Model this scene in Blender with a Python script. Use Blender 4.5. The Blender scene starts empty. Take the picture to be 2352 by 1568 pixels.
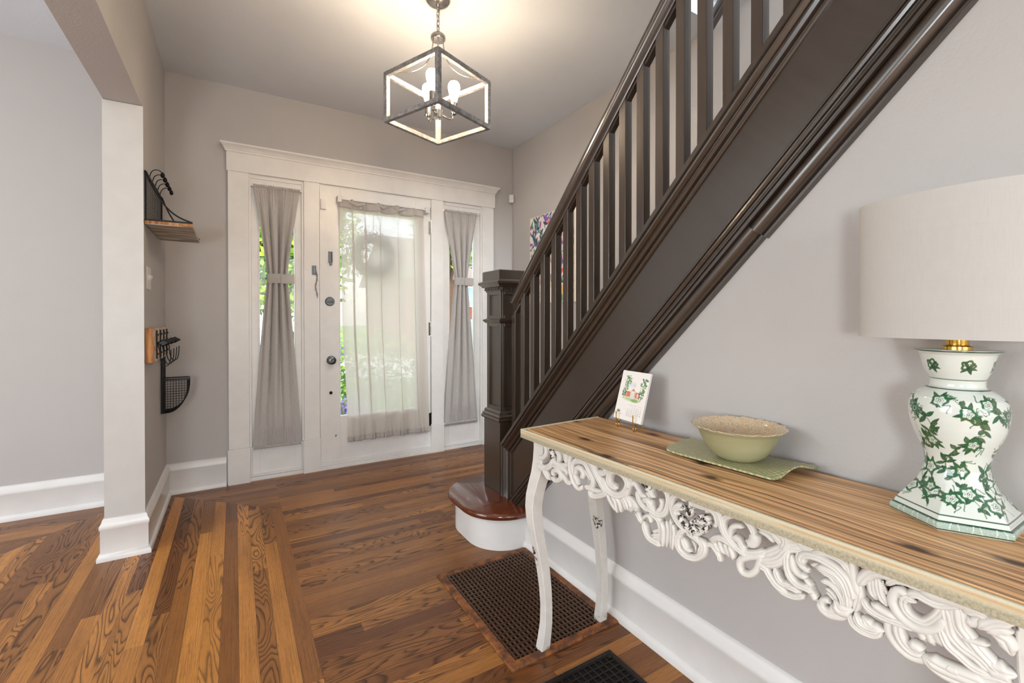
import bpy, bmesh, math, random
import numpy as np
from mathutils import Vector, Matrix
random.seed(7); np.random.seed(7)
SC = bpy.context.scene
COL = SC.collection

# ------------------------------------------------------------------ camera, world, light, exposure
YAW = math.radians(31.3); PITCH = math.radians(0.4)
cam_d = bpy.data.cameras.new('camera'); cam = bpy.data.objects.new('camera', cam_d); COL.objects.link(cam)
cam.location = (0, 0, 1.15)
cam.rotation_euler = (math.radians(90) - PITCH, 0, -YAW)
cam_d.sensor_width = 36; cam_d.sensor_fit = 'HORIZONTAL'
cam_d.lens = 36 * 1047.0 / 2352
cam_d.shift_y = -(784 - (731 + 1047 * math.tan(PITCH))) / 2352
cam_d.clip_start = 0.02; cam_d.clip_end = 300
SC.camera = cam

SC.view_settings.view_transform = 'Standard'; SC.view_settings.look = 'None'
SC.view_settings.exposure = 0.20; SC.view_settings.gamma = 1.0; SC.view_settings.use_curve_mapping = False

W = bpy.data.worlds.new('sky'); SC.world = W; W.use_nodes = True
wn = W.node_tree; wn.nodes.clear()
wo = wn.nodes.new('ShaderNodeOutputWorld'); wb = wn.nodes.new('ShaderNodeBackground')
sk = wn.nodes.new('ShaderNodeTexSky'); sk.sky_type = 'NISHITA'
sk.sun_elevation = math.radians(48); sk.sun_rotation = math.radians(200); sk.sun_disc = False
sk.air_density = 1.0; sk.dust_density = 2.5; sk.ozone_density = 1.0
mxw = wn.nodes.new('ShaderNodeMixRGB'); mxw.inputs[0].default_value = .6; mxw.inputs[2].default_value = (3.6, 3.5, 3.35, 1)   # thin bright overcast
wn.links.new(sk.outputs[0], mxw.inputs[1]); wn.links.new(mxw.outputs[0], wb.inputs[0]); wb.inputs[1].default_value = 0.8
wn.links.new(wb.outputs[0], wo.inputs[0])

def light(kind, name, loc, rot, energy, color, **k):
    d = bpy.data.lights.new(name, kind); o = bpy.data.objects.new(name, d); COL.objects.link(o)
    o.location = loc; o.rotation_euler = rot; d.energy = energy; d.color = color
    for a, b in k.items(): setattr(d, a, b)
    return o
R = math.radians
light('SUN', 'sun', (0, -10, 20), (R(42), 0, R(-20)), 4.5, (1, .96, .88), angle=R(1.0))
# daylight through the windows of the rooms behind and to the left of the camera, and of the upstairs landing
light('AREA', 'rear_window_daylight', (0.1, -3.02, 1.55), (R(90), 0, 0), 18, (.87, .94, 1), shape='RECTANGLE', size=2.0, size_y=1.7)
light('AREA', 'side_window_daylight', (-4.02, 1.2, 1.5), (R(90), 0, R(-90)), 44, (.93, .97, 1), shape='RECTANGLE', size=2.4, size_y=1.6)
light('AREA', 'landing_window_daylight', (1.76, -2.4, 4.2), (R(62), 0, 0), 180, (.86, .94, 1), shape='RECTANGLE', size=.9, size_y=1.2)
light('POINT', 'rear_fill_light', (-0.9, -1.0, 1.1), (0, 0, 0), 84, (.90, .96, 1), shadow_soft_size=.22)  # added fill behind the camera, lifts the hall ceiling and walls; no fixture
light('POINT', 'side_fill_light', (-2.2, 1.6, 1.9), (0, 0, 0), 34, (.92, .97, 1), shadow_soft_size=.2)  # second added fill, brightens the side room and hall; no fixture

# ------------------------------------------------------------------ materials
def srgb(r, g, b):
    f = lambda c: (c / 255 / 12.92) if c / 255 <= .04045 else ((c / 255 + .055) / 1.055) ** 2.4
    return (f(r), f(g), f(b), 1)

class Mt:
    def __init__(s, name):
        s.m = bpy.data.materials.new(name); s.m.use_nodes = True
        s.nt = s.m.node_tree; s.b = s.nt.nodes['Principled BSDF']; s.out = s.nt.nodes['Material Output']
    def n(s, typ, ins=None, **p):
        nd = s.nt.nodes.new('ShaderNode' + typ)
        for k, v in p.items(): setattr(nd, k, v)
        for k, v in (ins or {}).items(): s.put(nd, k, v)
        return nd
    def put(s, nd, k, v):
        if isinstance(v, bpy.types.Node): v = v.outputs[0]
        if isinstance(v, bpy.types.NodeSocket): s.nt.links.new(v, nd.inputs[k])
        else: nd.inputs[k].default_value = v
    def set(s, **k):
        nm = {'color': 'Base Color', 'rough': 'Roughness', 'metal': 'Metallic', 'normal': 'Normal', 'coat': 'Coat Weight', 'coatr': 'Coat Roughness', 'spec': 'Specular IOR Level', 'trans': 'Transmission Weight', 'ec': 'Emission Color', 'es': 'Emission Strength', 'sss': 'Subsurface Weight'}
        for a, v in k.items(): s.put(s.b, nm[a], v)
        return s
    def coords(s, which='Object', scale=(1, 1, 1), rot=(0, 0, 0)):
        t = s.n('TexCoord'); mp = s.n('Mapping', {'Vector': t.outputs[which], 'Scale': scale, 'Rotation': rot}); return mp.outputs[0]
    def noise(s, vec, scale, detail=3, rough=.5, dist=0):
        return s.n('TexNoise', {'Vector': vec, 'Scale': scale, 'Detail': detail, 'Roughness': rough, 'Distortion': dist}).outputs[0]
    def ramp(s, fac, stops, interp='LINEAR'):
        r = s.n('ValToRGB', {'Fac': fac}); r.color_ramp.interpolation = interp
        e = r.color_ramp.elements
        while len(e) < len(stops): e.new(.5)
        for i, (p, c) in enumerate(stops):
            e[i].position = p; e[i].color = c if not isinstance(c, (int, float)) else (c, c, c, 1)
        return r.outputs[0]
    def mix(s, fac, a, b, mode='MIX'):
        m = s.n('MixRGB', {'Fac': fac, 'Color1': a, 'Color2': b}); m.blend_type = mode; return m.outputs[0]
    def math(s, op, a, b=0.0):
        m = s.n('Math', {0: a, 1: b}); m.operation = op; return m.outputs[0]
    def bump(s, h, strength=.2, dist=.01):
        s.set(normal=s.n('Bump', {'Height': h, 'Strength': strength, 'Distance': dist}).outputs[0]); return s

def simple(name, col, rough=.5, metal=0, bumps=None, vary=.94, **k):
    g = Mt(name); c = g.coords()
    v = g.noise(c, 9, 3)
    col2 = tuple(x * vary for x in col[:3]) + (1,)
    g.set(color=g.mix(g.ramp(v, [(.35, 0), (.7, 1)]), col, col2), rough=rough, metal=metal, **k)
    if bumps: g.bump(g.noise(c, bumps[0], 4), bumps[1], bumps[2])
    return g.m

M = {}
M['wall'] = simple('greige_wall_paint', srgb(186, 182, 179), .62, bumps=(140, .35, .002), vary=.985)
M['ceiling'] = simple('grey_ceiling_paint', srgb(222, 228, 236), .7, bumps=(60, .3, .002), vary=.985)
M['trim'] = simple('white_trim_paint', srgb(232, 230, 226), .32, bumps=(30, .12, .002))
M['plastic'] = simple('white_plastic', srgb(226, 223, 218), .35)
M['black'] = simple('black_wire_metal', srgb(22, 22, 24), .38, .6)
M['iron'] = simple('rusty_cast_iron', srgb(34, 28, 25), .42, .5, bumps=(80, .5, .003))
M['chrome'] = simple('brushed_nickel', srgb(190, 186, 180), .22, 1)
M['pewter'] = simple('dark_pewter', srgb(104, 106, 108), .3, 1)
M['brass'] = simple('polished_brass', srgb(222, 176, 84), .2, 1)
M['gap'] = simple('dark_gap', srgb(14, 11, 9), .9)
M['card_edge'] = simple('paper_edge', srgb(228, 226, 222), .6)
M['ink'] = simple('grey_ink', srgb(120, 116, 116), .6)

def darkwood():
    g = Mt('espresso_stained_wood'); c = g.coords('Object', (1, 1, 1), (R(-44.7), 0, 0))
    mp = g.n('Mapping', {'Vector': c, 'Scale': (26, 2.2, 30)}).outputs[0]
    v = g.noise(mp, 1.6, 5, .6); w = g.noise(g.coords(), 5, 3)
    col = g.mix(v, srgb(30, 21, 14), srgb(56, 43, 32)); col = g.mix(g.math('MULTIPLY', w, .3), col, srgb(72, 58, 44))
    g.set(color=col, rough=g.ramp(v, [(.2, .32), (.9, .46)]), coat=1.0, coatr=.22, spec=.7); g.bump(v, .12, .003); return g.m
M['dark'] = darkwood()
def darkvert():
    g = Mt('espresso_stained_wood_upright'); mp = g.coords('Object', (60, 60, 3))
    v = g.noise(mp, 1.6, 5, .6)
    g.set(color=g.mix(v, srgb(38, 27, 19), srgb(68, 53, 40)), rough=g.ramp(v, [(.2, .30), (.9, .45)]), coat=.8, coatr=.24, spec=.6); g.bump(v, .15, .003); return g.m
M['darkv'] = darkvert()

def oak(name, lo, hi, grain, rough=.34):
    g = Mt(name)
    uv = g.n('UVMap'); uv.uv_map = 'grain'
    at = g.n('Attribute'); at.attribute_name = 'tone'
    sp = g.n('SeparateColor', {'Color': at.outputs['Color']})
    tone, kind, third = sp.outputs[0], sp.outputs[1], sp.outputs[2]
    m1 = g.n('Mapping', {'Vector': uv.outputs[0], 'Scale': (1.7, 11, 1)}).outputs[0]
    a = g.noise(m1, 1.0, 1.5, .45, .5)
    rings = g.math('FRACT', g.math('MULTIPLY', a, 19.0))
    line = g.ramp(rings, [(0, 1), (.22, .35), (.5, 0), (.85, .05), (1, 1)])
    m2 = g.n('Mapping', {'Vector': uv.outputs[0], 'Scale': (3.2, 240, 1)}).outputs[0]
    rift = g.noise(m2, 1.0, 4, .6)
    rl = g.ramp(rift, [(.44, 0), (.66, 1)])
    m3 = g.n('Mapping', {'Vector': uv.outputs[0], 'Scale': (26, 700, 1)}).outputs[0]
    pores = g.ramp(g.noise(m3, 1.0, 2, .5), [(.5, 0), (.72, 1)])
    k = g.ramp(kind, [(.40, 0), (.5, 1)])
    gl = g.mix(k, g.mix(.55, rl, (0, 0, 0, 1)), line)
    base = g.mix(tone, lo, hi)
    blot = g.noise(g.n('Mapping', {'Vector': uv.outputs[0], 'Scale': (2.5, 9, 1)}).outputs[0], 1.0, 3)
    base = g.mix(g.ramp(blot, [(.4, 0), (.75, .45)]), base, lo)
    col = g.mix(g.math('MULTIPLY', gl, .82), base, grain)
    col = g.mix(g.math('MULTIPLY', pores, .45), col, grain)
    uv2 = g.n('UVMap'); uv2.uv_map = 'edge'
    sx = g.n('SeparateXYZ', {0: uv2.outputs[0]})
    e = g.ramp(sx.outputs[1], [(0, 1), (.022, 0), (.978, 0), (1, 1)])
    col = g.mix(g.math('MULTIPLY', e, .6), col, srgb(40, 22, 12))
    rr = g.mix(gl, (rough, rough, rough, 1), (rough + .14,) * 3 + (1,))
    g.set(color=col, rough=rr, coat=.05, coatr=.2, spec=.38)
    g.bump(g.math('ADD', g.math('MULTIPLY', gl, -.5), g.math('MULTIPLY', e, -1.0)), .25, .0012)
    return g.m
M['oak'] = oak('oak_strip_floor', srgb(108, 62, 28), srgb(222, 152, 74), srgb(40, 20, 10))
M['treadoak'] = None

def tread():
    g = Mt('red_brown_varnished_tread'); mp = g.coords('Object', (3, 60, 60)); v = g.noise(mp, 1.5, 5, .6)
    g.set(color=g.mix(v, srgb(66, 26, 12), srgb(120, 58, 28)), rough=.16, coat=.6, coatr=.08); return g.m
M['tread'] = tread()

def pine():
    g = Mt('knotty_pine_top')
    c = g.coords('Object')
    warp = g.noise(g.n('Mapping', {'Vector': c, 'Scale': (3, 1.2, 1)}).outputs[0], 2.0, 2)
    # knots
    vo = g.n('TexVoronoi', {'Vector': g.n('Mapping', {'Vector': c, 'Scale': (7.0, 3.4, 1)}).outputs[0], 'Scale': 1.0, 'Randomness': 1.0}, voronoi_dimensions='2D')
    kd = vo.outputs['Distance']
    sx = g.n('SeparateXYZ', {0: c})
    push = g.math('MULTIPLY', g.ramp(kd, [(0, 1), (.45, 0)]), .012)
    xx = g.math('ADD', g.math('ADD', sx.outputs[0], push), g.math('MULTIPLY', warp, .03))
    cv = g.n('CombineXYZ', {0: g.math('MULTIPLY', xx, 95.0), 1: g.math('MULTIPLY', sx.outputs[1], 1.1), 2: 0.0}).outputs[0]
    st = g.noise(cv, 1.0, 4, .62)
    st2 = g.noise(g.n('CombineXYZ', {0: g.math('MULTIPLY', xx, 26.0), 1: g.math('MULTIPLY', sx.outputs[1], 1.4), 2: 3.0}).outputs[0], 1.0, 2, .5)
    base = g.mix(g.ramp(st2, [(.3, 0), (.7, 1)]), srgb(250, 206, 152), srgb(214, 160, 106))
    col = g.mix(g.ramp(st, [(.44, 0), (.55, .5), (.68, .95)]), base, srgb(88, 54, 30))
    col = g.mix(g.ramp(g.noise(cv, 2.2, 3, .6), [(.62, 0), (.70, .8)]), col, srgb(66, 42, 26))
    dirt = g.noise(g.n('Mapping', {'Vector': c, 'Scale': (6, 2, 1)}).outputs[0], 1.0, 4)
    col = g.mix(g.ramp(dirt, [(.55, 0), (.8, .5)]), col, srgb(120, 84, 50))
    kn = g.noise(g.n('Mapping', {'Vector': c, 'Scale': (60, 60, 1)}).outputs[0], 1.0, 2)
    kk = g.math('ADD', kd, g.math('MULTIPLY', kn, .05))
    col = g.mix(g.ramp(kk, [(.060, .95), (.10, .5), (.16, 0)]), col, srgb(58, 26, 16))
    g.set(color=col, rough=.42); g.bump(st, .35, .0015); return g.m
M['pine'] = pine()

def edgepaint():
    g = Mt('rubbed_cream_edge_paint'); c = g.coords('Object')
    sz = g.n('SeparateXYZ', {0: c}).outputs[2]
    ns = g.noise(g.n('Mapping', {'Vector': c, 'Scale': (60, 7, 200)}).outputs[0], 1.0, 5, .7)
    big = g.noise(g.n('Mapping', {'Vector': c, 'Scale': (2, 3, 2)}).outputs[0], 1.0, 2)
    fine = g.noise(c, 220, 3, .7)
    base = g.mix(g.ramp(fine, [(.35, 0), (.7, 1)]), srgb(184, 176, 150), srgb(146, 136, 110))
    band = g.ramp(sz, [(.0185, 0), (.0205, 1), (.0245, 1), (.0268, 0)])   # just under the top arris
    f = g.math('MULTIPLY', band, g.ramp(g.math('ADD', g.math('MULTIPLY', ns, .7), g.math('MULTIPLY', big, .4)), [(.46, 0), (.57, 1)]))
    up = g.ramp(sz, [(.014, 0), (.018, 1)])
    base = g.mix(g.math('MULTIPLY', up, .7), base, srgb(224, 218, 190))
    col = g.mix(g.math('MULTIPLY', f, .6), base, srgb(190, 136, 60))
    g.set(color=col, rough=.55); g.bump(fine, .2, .001); return g.m
M['edge'] = edgepaint()

def chipped():
    g = Mt('chipped_white_paint'); c = g.coords('Object')
    reg = g.noise(c, 9.0, 1, .4); fine = g.noise(c, 95, 4, .7)
    f = g.math('MULTIPLY', g.ramp(reg, [(.635, 0), (.66, 1)]), g.ramp(fine, [(.50, 0), (.53, 1)]))
    geo = g.n('NewGeometry'); pt = geo.outputs['Pointiness']
    edge = g.math('MULTIPLY', g.ramp(pt, [(.56, 0), (.6, 1)]), g.ramp(g.noise(c, 24, 3, .6), [(.60, 0), (.64, 1)]))
    f = g.math('MAXIMUM', f, edge)
    cl = g.mix(g.noise(c, 30, 3), srgb(228, 225, 218), srgb(206, 202, 194))
    g.set(color=g.mix(f, cl, srgb(46, 30, 22)), rough=.5); g.bump(g.noise(c, 120, 3), .15, .001); return g.m
M['chip'] = chipped()

def cloth(name, col, transl=.35, transp=0.0, weave=900, dk=.86):
    g = Mt(name); c = g.coords('Object')
    sx = g.n('SeparateXYZ', {0: c})
    wx = g.noise(g.n('Mapping', {'Vector': c, 'Scale': (weave, 1, 30)}).outputs[0], 1.0, 2)
    wz = g.noise(g.n('Mapping', {'Vector': c, 'Scale': (30, 1, weave)}).outputs[0], 1.0, 2)
    w = g.math('MULTIPLY', g.math('ADD', wx, wz), .5)
    c2 = tuple(x * dk for x in col[:3]) + (1,)
    cc = g.mix(g.ramp(w, [(.4, 0), (.62, 1)]), col, c2)
    d = g.n('BsdfDiffuse', {'Color': cc}); t = g.n('BsdfTranslucent', {'Color': cc})
    mx = g.n('MixShader', {0: transl, 1: d.outputs[0], 2: t.outputs[0]})
    last = mx.outputs[0]
    if transp:
        tr = g.n('BsdfTransparent'); f = g.ramp(w, [(.38, transp * 1.7), (.62, transp * .4)])
        last = g.n('MixShader', {0: f, 1: last, 2: tr.outputs[0]}).outputs[0]
    g.nt.links.new(last, g.out.inputs['Surface']); return g.m
M['curtain'] = cloth('grey_curtain_cloth', srgb(212, 207, 203), .30)
M['linen'] = cloth('sheer_linen', srgb(244, 239, 232), .60, .12, 420)
M['linen_thick'] = cloth('doubled_linen_header', srgb(206, 200, 194), .22, 0, 420)
M['shade'] = cloth('white_lampshade_cloth', srgb(214, 211, 206), .25, 0, 1600, .96)

def glass():
    g = Mt('window_glass')
    tr = g.n('BsdfTransparent', {'Color': (.97, .97, .97, 1)}); gl = g.n('BsdfGlossy', {'Roughness': .02})
    fr = g.n('Fresnel', {'IOR': 1.45})
    mx = g.n('MixShader', {0: g.math('MULTIPLY', fr, .8), 1: tr.outputs[0], 2: gl.outputs[0]})
    g.nt.links.new(mx.outputs[0], g.out.inputs['Surface']); return g.m
M['glass'] = glass()

def emis(name, col, s):
    g = Mt(name); g.set(color=(1, 1, 1, 1), ec=col, es=s); return g.m
M['bulb'] = emis('glowing_bulb', (1, .77, .53, 1), 125)

def vcol(name, rough=.5, coat=0, bumps=0):
    g = Mt(name); a = g.n('Attribute'); a.attribute_name = 'paint'
    g.set(color=a.outputs['Color'], rough=rough, coat=coat, coatr=.05)
    return g.m
M['porcelain'] = vcol('glazed_porcelain', .12, .9)
M['print'] = vcol('printed_card', .55)
M['painting'] = vcol('painted_canvas', .6)

def rustic(name, a, b, rotz=0, scale=(8, 60, 60)):
    g = Mt(name); mp = g.coords('Object', scale); v = g.noise(mp, 1.3, 5, .65); w = g.noise(g.coords('Object', (14, 50, 50)), 1, 4)
    g.set(color=g.mix(g.ramp(v, [(.38, 0), (.6, 1)]), a, b), rough=.6); g.bump(v, .4, .002); return g.m
M['whitewash'] = rustic('whitewashed_wood', srgb(212, 208, 196), srgb(128, 100, 72), scale=(5, 30, 60))
M['whitewash_block'] = rustic('whitewashed_pine', srgb(222, 212, 196), srgb(170, 128, 88), scale=(30, 14, 24))
M['amber'] = rustic('amber_wood', srgb(206, 146, 84), srgb(140, 84, 40), scale=(60, 60, 5))
M['greywood'] = rustic('grey_washed_lantern_wood', srgb(150, 148, 146), srgb(108, 106, 106), scale=(30, 30, 30))
M['grille'] = simple('brown_grille_wood', srgb(74, 48, 30), .35, bumps=(70, .4, .002), coat=.2)
M['grille_frame'] = rustic('worn_grille_frame', srgb(150, 90, 42), srgb(78, 46, 26), scale=(20, 20, 20))
def bowlmat():
    g = Mt('sage_stoneware'); c = g.coords('Object'); v = g.noise(g.coords('Object', (6, 6, 30)), 1, 4)
    g.set(color=g.mix(v, srgb(176, 172, 136), srgb(150, 146, 108)), rough=.4, coat=.2); g.bump(v, .15, .003); return g.m
M['sage'] = bowlmat()
def bowlin():
    g = Mt('coral_pattern_glaze'); c = g.coords('Object')
    v = g.n('TexVoronoi', {'Vector': c, 'Scale': 240.0}); v.feature = 'DISTANCE_TO_EDGE'
    n = g.noise(c, 200, 4, .7); f = g.ramp(g.math('ADD', v.outputs[0], g.math('MULTIPLY', n, .2)), [(.12, 0), (.25, 1)])
    g.set(color=g.mix(f, srgb(186, 152, 108), srgb(216, 200, 172)), rough=.16, coat=.6); g.bump(f, .4, .001); return g.m
M['coral'] = bowlin()
def traymat():
    g = Mt('woven_green_glaze'); c = g.coords('Object')
    v = g.n('TexVoronoi', {'Vector': g.n('Mapping', {'Vector': c, 'Scale': (110, 90, 1), 'Rotation': (0, 0, .5)}).outputs[0], 'Scale': 1.0, 'Randomness': .15}, voronoi_dimensions='2D')
    n = g.noise(c, 20, 4, .7)
    f = g.ramp(v.outputs[0], [(.30, 0), (.52, 1)])
    gr = g.mix(n, srgb(120, 146, 112), srgb(158, 172, 136))
    g.set(color=g.mix(f, gr, srgb(206, 186, 136)), rough=.35, coat=.3); g.bump(f, .6, .002); return g.m
M['tray'] = traymat()
M['sprig'] = simple('wreath_twig', srgb(92, 74, 58), .8)
M['grass'] = simple('lawn_grass', srgb(104, 140, 66), .9, bumps=(30, .6, .03))
M['paving'] = simple('pale_paving', srgb(205, 200, 196), .8, bumps=(20, .3, .01))
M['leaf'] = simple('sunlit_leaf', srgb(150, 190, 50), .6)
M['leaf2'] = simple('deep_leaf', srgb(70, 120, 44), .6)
M['flower'] = simple('lilac_petal', srgb(170, 140, 210), .6)
M['bark'] = simple('bark', srgb(84, 66, 52), .9)
def brickm():
    g = Mt('red_brick'); b = g.n('TexBrick', {'Vector': g.coords('Object', (1, 1, 1), (R(90), 0, 0)), 'Color1': srgb(150, 72, 52), 'Color2': srgb(120, 56, 42), 'Mortar': srgb(170, 150, 136), 'Scale': 4.0})
    g.set(color=b.outputs[0], rough=.85); return g.m
M['brick'] = brickm()
M['roof'] = simple('grey_shingle', srgb(120, 112, 108), .9)
M['bluecar'] = simple('car_paint', srgb(70, 84, 120), .25)

# ------------------------------------------------------------------ object helpers
def world_off(p):
    v = Vector((0, 0, 0))
    while p is not None: v += p.location; p = p.parent
    return v
def tag(o, label=None, cat=None, group=None, kind=None):
    if label: o['label'] = label
    if cat: o['category'] = cat
    if group: o['group'] = group
    if kind: o['kind'] = kind
    return o
def thing(name, loc, label, cat, group=None, kind=None):
    o = bpy.data.objects.new(name, None); COL.objects.link(o); o.location = loc; o.empty_display_size = .05
    return tag(o, label, cat, group, kind)

class MB:
    def __init__(s): s.v = []; s.f = []; s.mi = []; s.cur = 0
    def add(s, vs, fs, mi=None):
        k = len(s.v); s.v += [tuple(map(float, p)) for p in vs]; s.f += [tuple(i + k for i in f) for f in fs]
        s.mi += [s.cur if mi is None else mi] * len(fs)
    def box(s, a, b, mi=None):
        x0, y0, z0 = a; x1, y1, z1 = b
        s.add([(x0, y0, z0), (x1, y0, z0), (x1, y1, z0), (x0, y1, z0), (x0, y0, z1), (x1, y0, z1), (x1, y1, z1), (x0, y1, z1)],
              [(0, 3, 2, 1), (4, 5, 6, 7), (0, 1, 5, 4), (1, 2, 6, 5), (2, 3, 7, 6), (3, 0, 4, 7)], mi)
    def prism(s, poly, to3, h0, h1, mi=None):
        n = len(poly); s.add([to3(p, h0) for p in poly] + [to3(p, h1) for p in poly],
            [tuple(range(n))[::-1], tuple(range(n, 2 * n))] + [(i, (i + 1) % n, n + (i + 1) % n, n + i) for i in range(n)], mi)
    def loft(s, rings, cap=True, mi=None, closed=True):
        n = len(rings[0]); vs = [p for r in rings for p in r]; fs = []
        for i in range(len(rings) - 1):
            for j in range(n if closed else n - 1):
                k = (j + 1) % n; fs.append((i * n + j, i * n + k, (i + 1) * n + k, (i + 1) * n + j))
        if cap: fs += [tuple(range(n))[::-1], tuple(range((len(rings) - 1) * n, len(rings) * n))]
        s.add(vs, fs, mi)
    def lathe(s, prof, c, n=32, cap=True, mi=None, sy=1.0):
        s.loft([[(c[0] + r * math.cos(2 * math.pi * j / n), c[1] + sy * r * math.sin(2 * math.pi * j / n), c[2] + z) for j in range(n)] for r, z in prof], cap, mi)
    def tube(s, pts, rad, n=8, mi=None, closed=False):
        pts = [Vector(p) for p in pts]; m = len(pts); rads = rad if isinstance(rad, (list, tuple)) else [rad] * m
        rings = []; up = None
        for i in range(m):
            if closed: t = (pts[(i + 1) % m] - pts[i - 1]).normalized()
            else: t = (pts[min(i + 1, m - 1)] - pts[max(i - 1, 0)]).normalized()
            if up is None:
                up = Vector((0, 0, 1)) if abs(t.z) < .9 else Vector((1, 0, 0))
            a = t.cross(up)
            if a.length < 1e-6: a = t.orthogonal()
            a.normalize(); b = a.cross(t).normalized(); up = b
            rings.append([pts[i] + rads[i] * (math.cos(2 * math.pi * j / n) * a + math.sin(2 * math.pi * j / n) * b) for j in range(n)])
        if closed: rings.append(rings[0])
        s.loft(rings, not closed, mi)
    def bar(s, p, q, w, h=None, mi=None, up=(0, 0, 1)):
        p = Vector(p); q = Vector(q); h = h or w; t = (q - p).normalized(); u = Vector(up)
        if abs(t.dot(u)) > .95: u = Vector((1, 0, 0))
        a = t.cross(u).normalized() * w / 2; b = a.cross(t).normalized() * h / 2
        s.loft([[c - a - b, c + a - b, c + a + b, c - a + b] for c in (p, q)], True, mi)
    def sweep(s, path, prof, to3, closed=False, mi=None):
        """path: 2D points; prof: (offset to the right of travel, height); mitred corners"""
        P = [Vector(p) for p in path]; n = len(P); rings = []
        for i in range(n):
            ds = []
            if closed or i > 0: ds.append((P[i] - P[i - 1]).normalized())
            if closed or i < n - 1: ds.append((P[(i + 1) % n] - P[i]).normalized())
            ns = [Vector((d.y, -d.x)) for d in ds]
            m = ns[0] if len(ns) == 1 else (ns[0] + ns[1]) / (1 + ns[0].dot(ns[1]))
            rings.append([to3(P[i] + m * o, h) for o, h in prof])
        if closed: rings.append(rings[0])
        s.loft(rings, not closed, mi)
    def build(s, name, mats, parent=None, smooth=None, origin=None):
        me = bpy.data.meshes.new(name)
        if parent is not None: off = world_off(parent)
        elif origin is not None: off = Vector(origin)
        else:
            A = np.array(s.v); lo = A.min(0); hi = A.max(0); off = Vector(((lo[0] + hi[0]) / 2, (lo[1] + hi[1]) / 2, lo[2]))
        me.from_pydata([tuple(Vector(v) - off) for v in s.v], [], s.f)
        mats = mats if isinstance(mats, (list, tuple)) else [mats]
        for m in mats: me.materials.append(m)
        me.polygons.foreach_set('material_index', s.mi)
        bm = bmesh.new(); bm.from_mesh(me); bmesh.ops.recalc_face_normals(bm, faces=bm.faces); bm.to_mesh(me); bm.free()
        if smooth is not None:
            me.polygons.foreach_set('use_smooth', [True] * len(me.polygons))
            me.set_sharp_from_angle(angle=R(smooth))
        me.update()
        o = bpy.data.objects.new(name, me); COL.objects.link(o)
        if parent is not None: o.parent = parent
        else: o.location = off
        return o
def bevel(o, w=.002, seg=2):
    m = o.modifiers.new('bevel', 'BEVEL'); m.width = w; m.segments = seg; m.limit_method = 'ANGLE'; m.angle_limit = R(35); m.harden_normals = False
    return o
def struct(name, mb, mat, label, cat, smooth=None):
    return tag(mb.build(name, mat, None, smooth), label, cat, None, 'structure')
def XY(p, h): return (p[0], p[1], h)
def arc(c, r, a0, a1, n):
    return [(c[0] + r * math.cos(R(a0 + (a1 - a0) * i / n)), c[1] + r * math.sin(R(a0 + (a1 - a0) * i / n))) for i in range(n + 1)]
def crom(P, k=6):
    P = [Vector(p) for p in P]; out = []; n = len(P)
    for i in range(n - 1):
        p0 = P[max(i - 1, 0)]; p1 = P[i]; p2 = P[i + 1]; p3 = P[min(i + 2, n - 1)]
        for j in range(k):
            t = j / k
            out.append(.5 * ((2 * p1) + (p2 - p0) * t + (2 * p0 - 5 * p1 + 4 * p2 - p3) * t * t + (3 * p1 - p0 - 3 * p2 + p3) * t ** 3))
    out.append(P[-1]); return out
def grid_obj(name, P, colors, mat, parent, closed_u=False, smooth=True, attr='paint'):
    """P: (rows, cols, 3) world positions, colours (rows, cols, 3)"""
    r, c, _ = P.shape; off = np.array(world_off(parent)) if parent is not None else np.array([0, 0, 0.])
    me = bpy.data.meshes.new(name)
    V = (P.reshape(-1, 3) - off)
    i, j = np.meshgrid(np.arange(r - 1), np.arange(c if closed_u else c - 1), indexing='ij')
    i = i.ravel(); j = j.ravel(); k = (j + 1) % c
    F = np.stack([i * c + j, i * c + k, (i + 1) * c + k, (i + 1) * c + j], 1)
    me.vertices.add(len(V)); me.vertices.foreach_set('co', V.ravel())
    me.loops.add(F.size); me.loops.foreach_set('vertex_index', F.ravel())
    me.polygons.add(len(F)); me.polygons.foreach_set('loop_start', np.arange(0, F.size, 4)); me.polygons.foreach_set('loop_total', np.full(len(F), 4))
    me.update(calc_edges=True); me.materials.append(mat)
    if colors is not None:
        a = me.color_attributes.new(attr, 'FLOAT_COLOR', 'POINT')
        a.data.foreach_set('color', np.concatenate([colors.reshape(-1, 3), np.ones((r * c, 1))], 1).ravel())
    if smooth: me.polygons.foreach_set('use_smooth', [True] * len(F))
    o = bpy.data.objects.new(name, me); COL.objects.link(o); o.parent = parent
    return o

# ------------------------------------------------------------------ dimensions of the hall
WL, WR, WS = -.385, 2.26, 1.265      # left wall face, far right wall face, wall under the stair
WF = 3.705                            # front (door) wall face
CH = 2.755                            # ceiling height
YB, XL = -3.1, -4.1                   # back wall, left room wall
PE, PX = 2.86, -.53                   # end of the stub wall, its left face
SY = 1.56                             # edge of the ceiling at the stairwell

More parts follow.
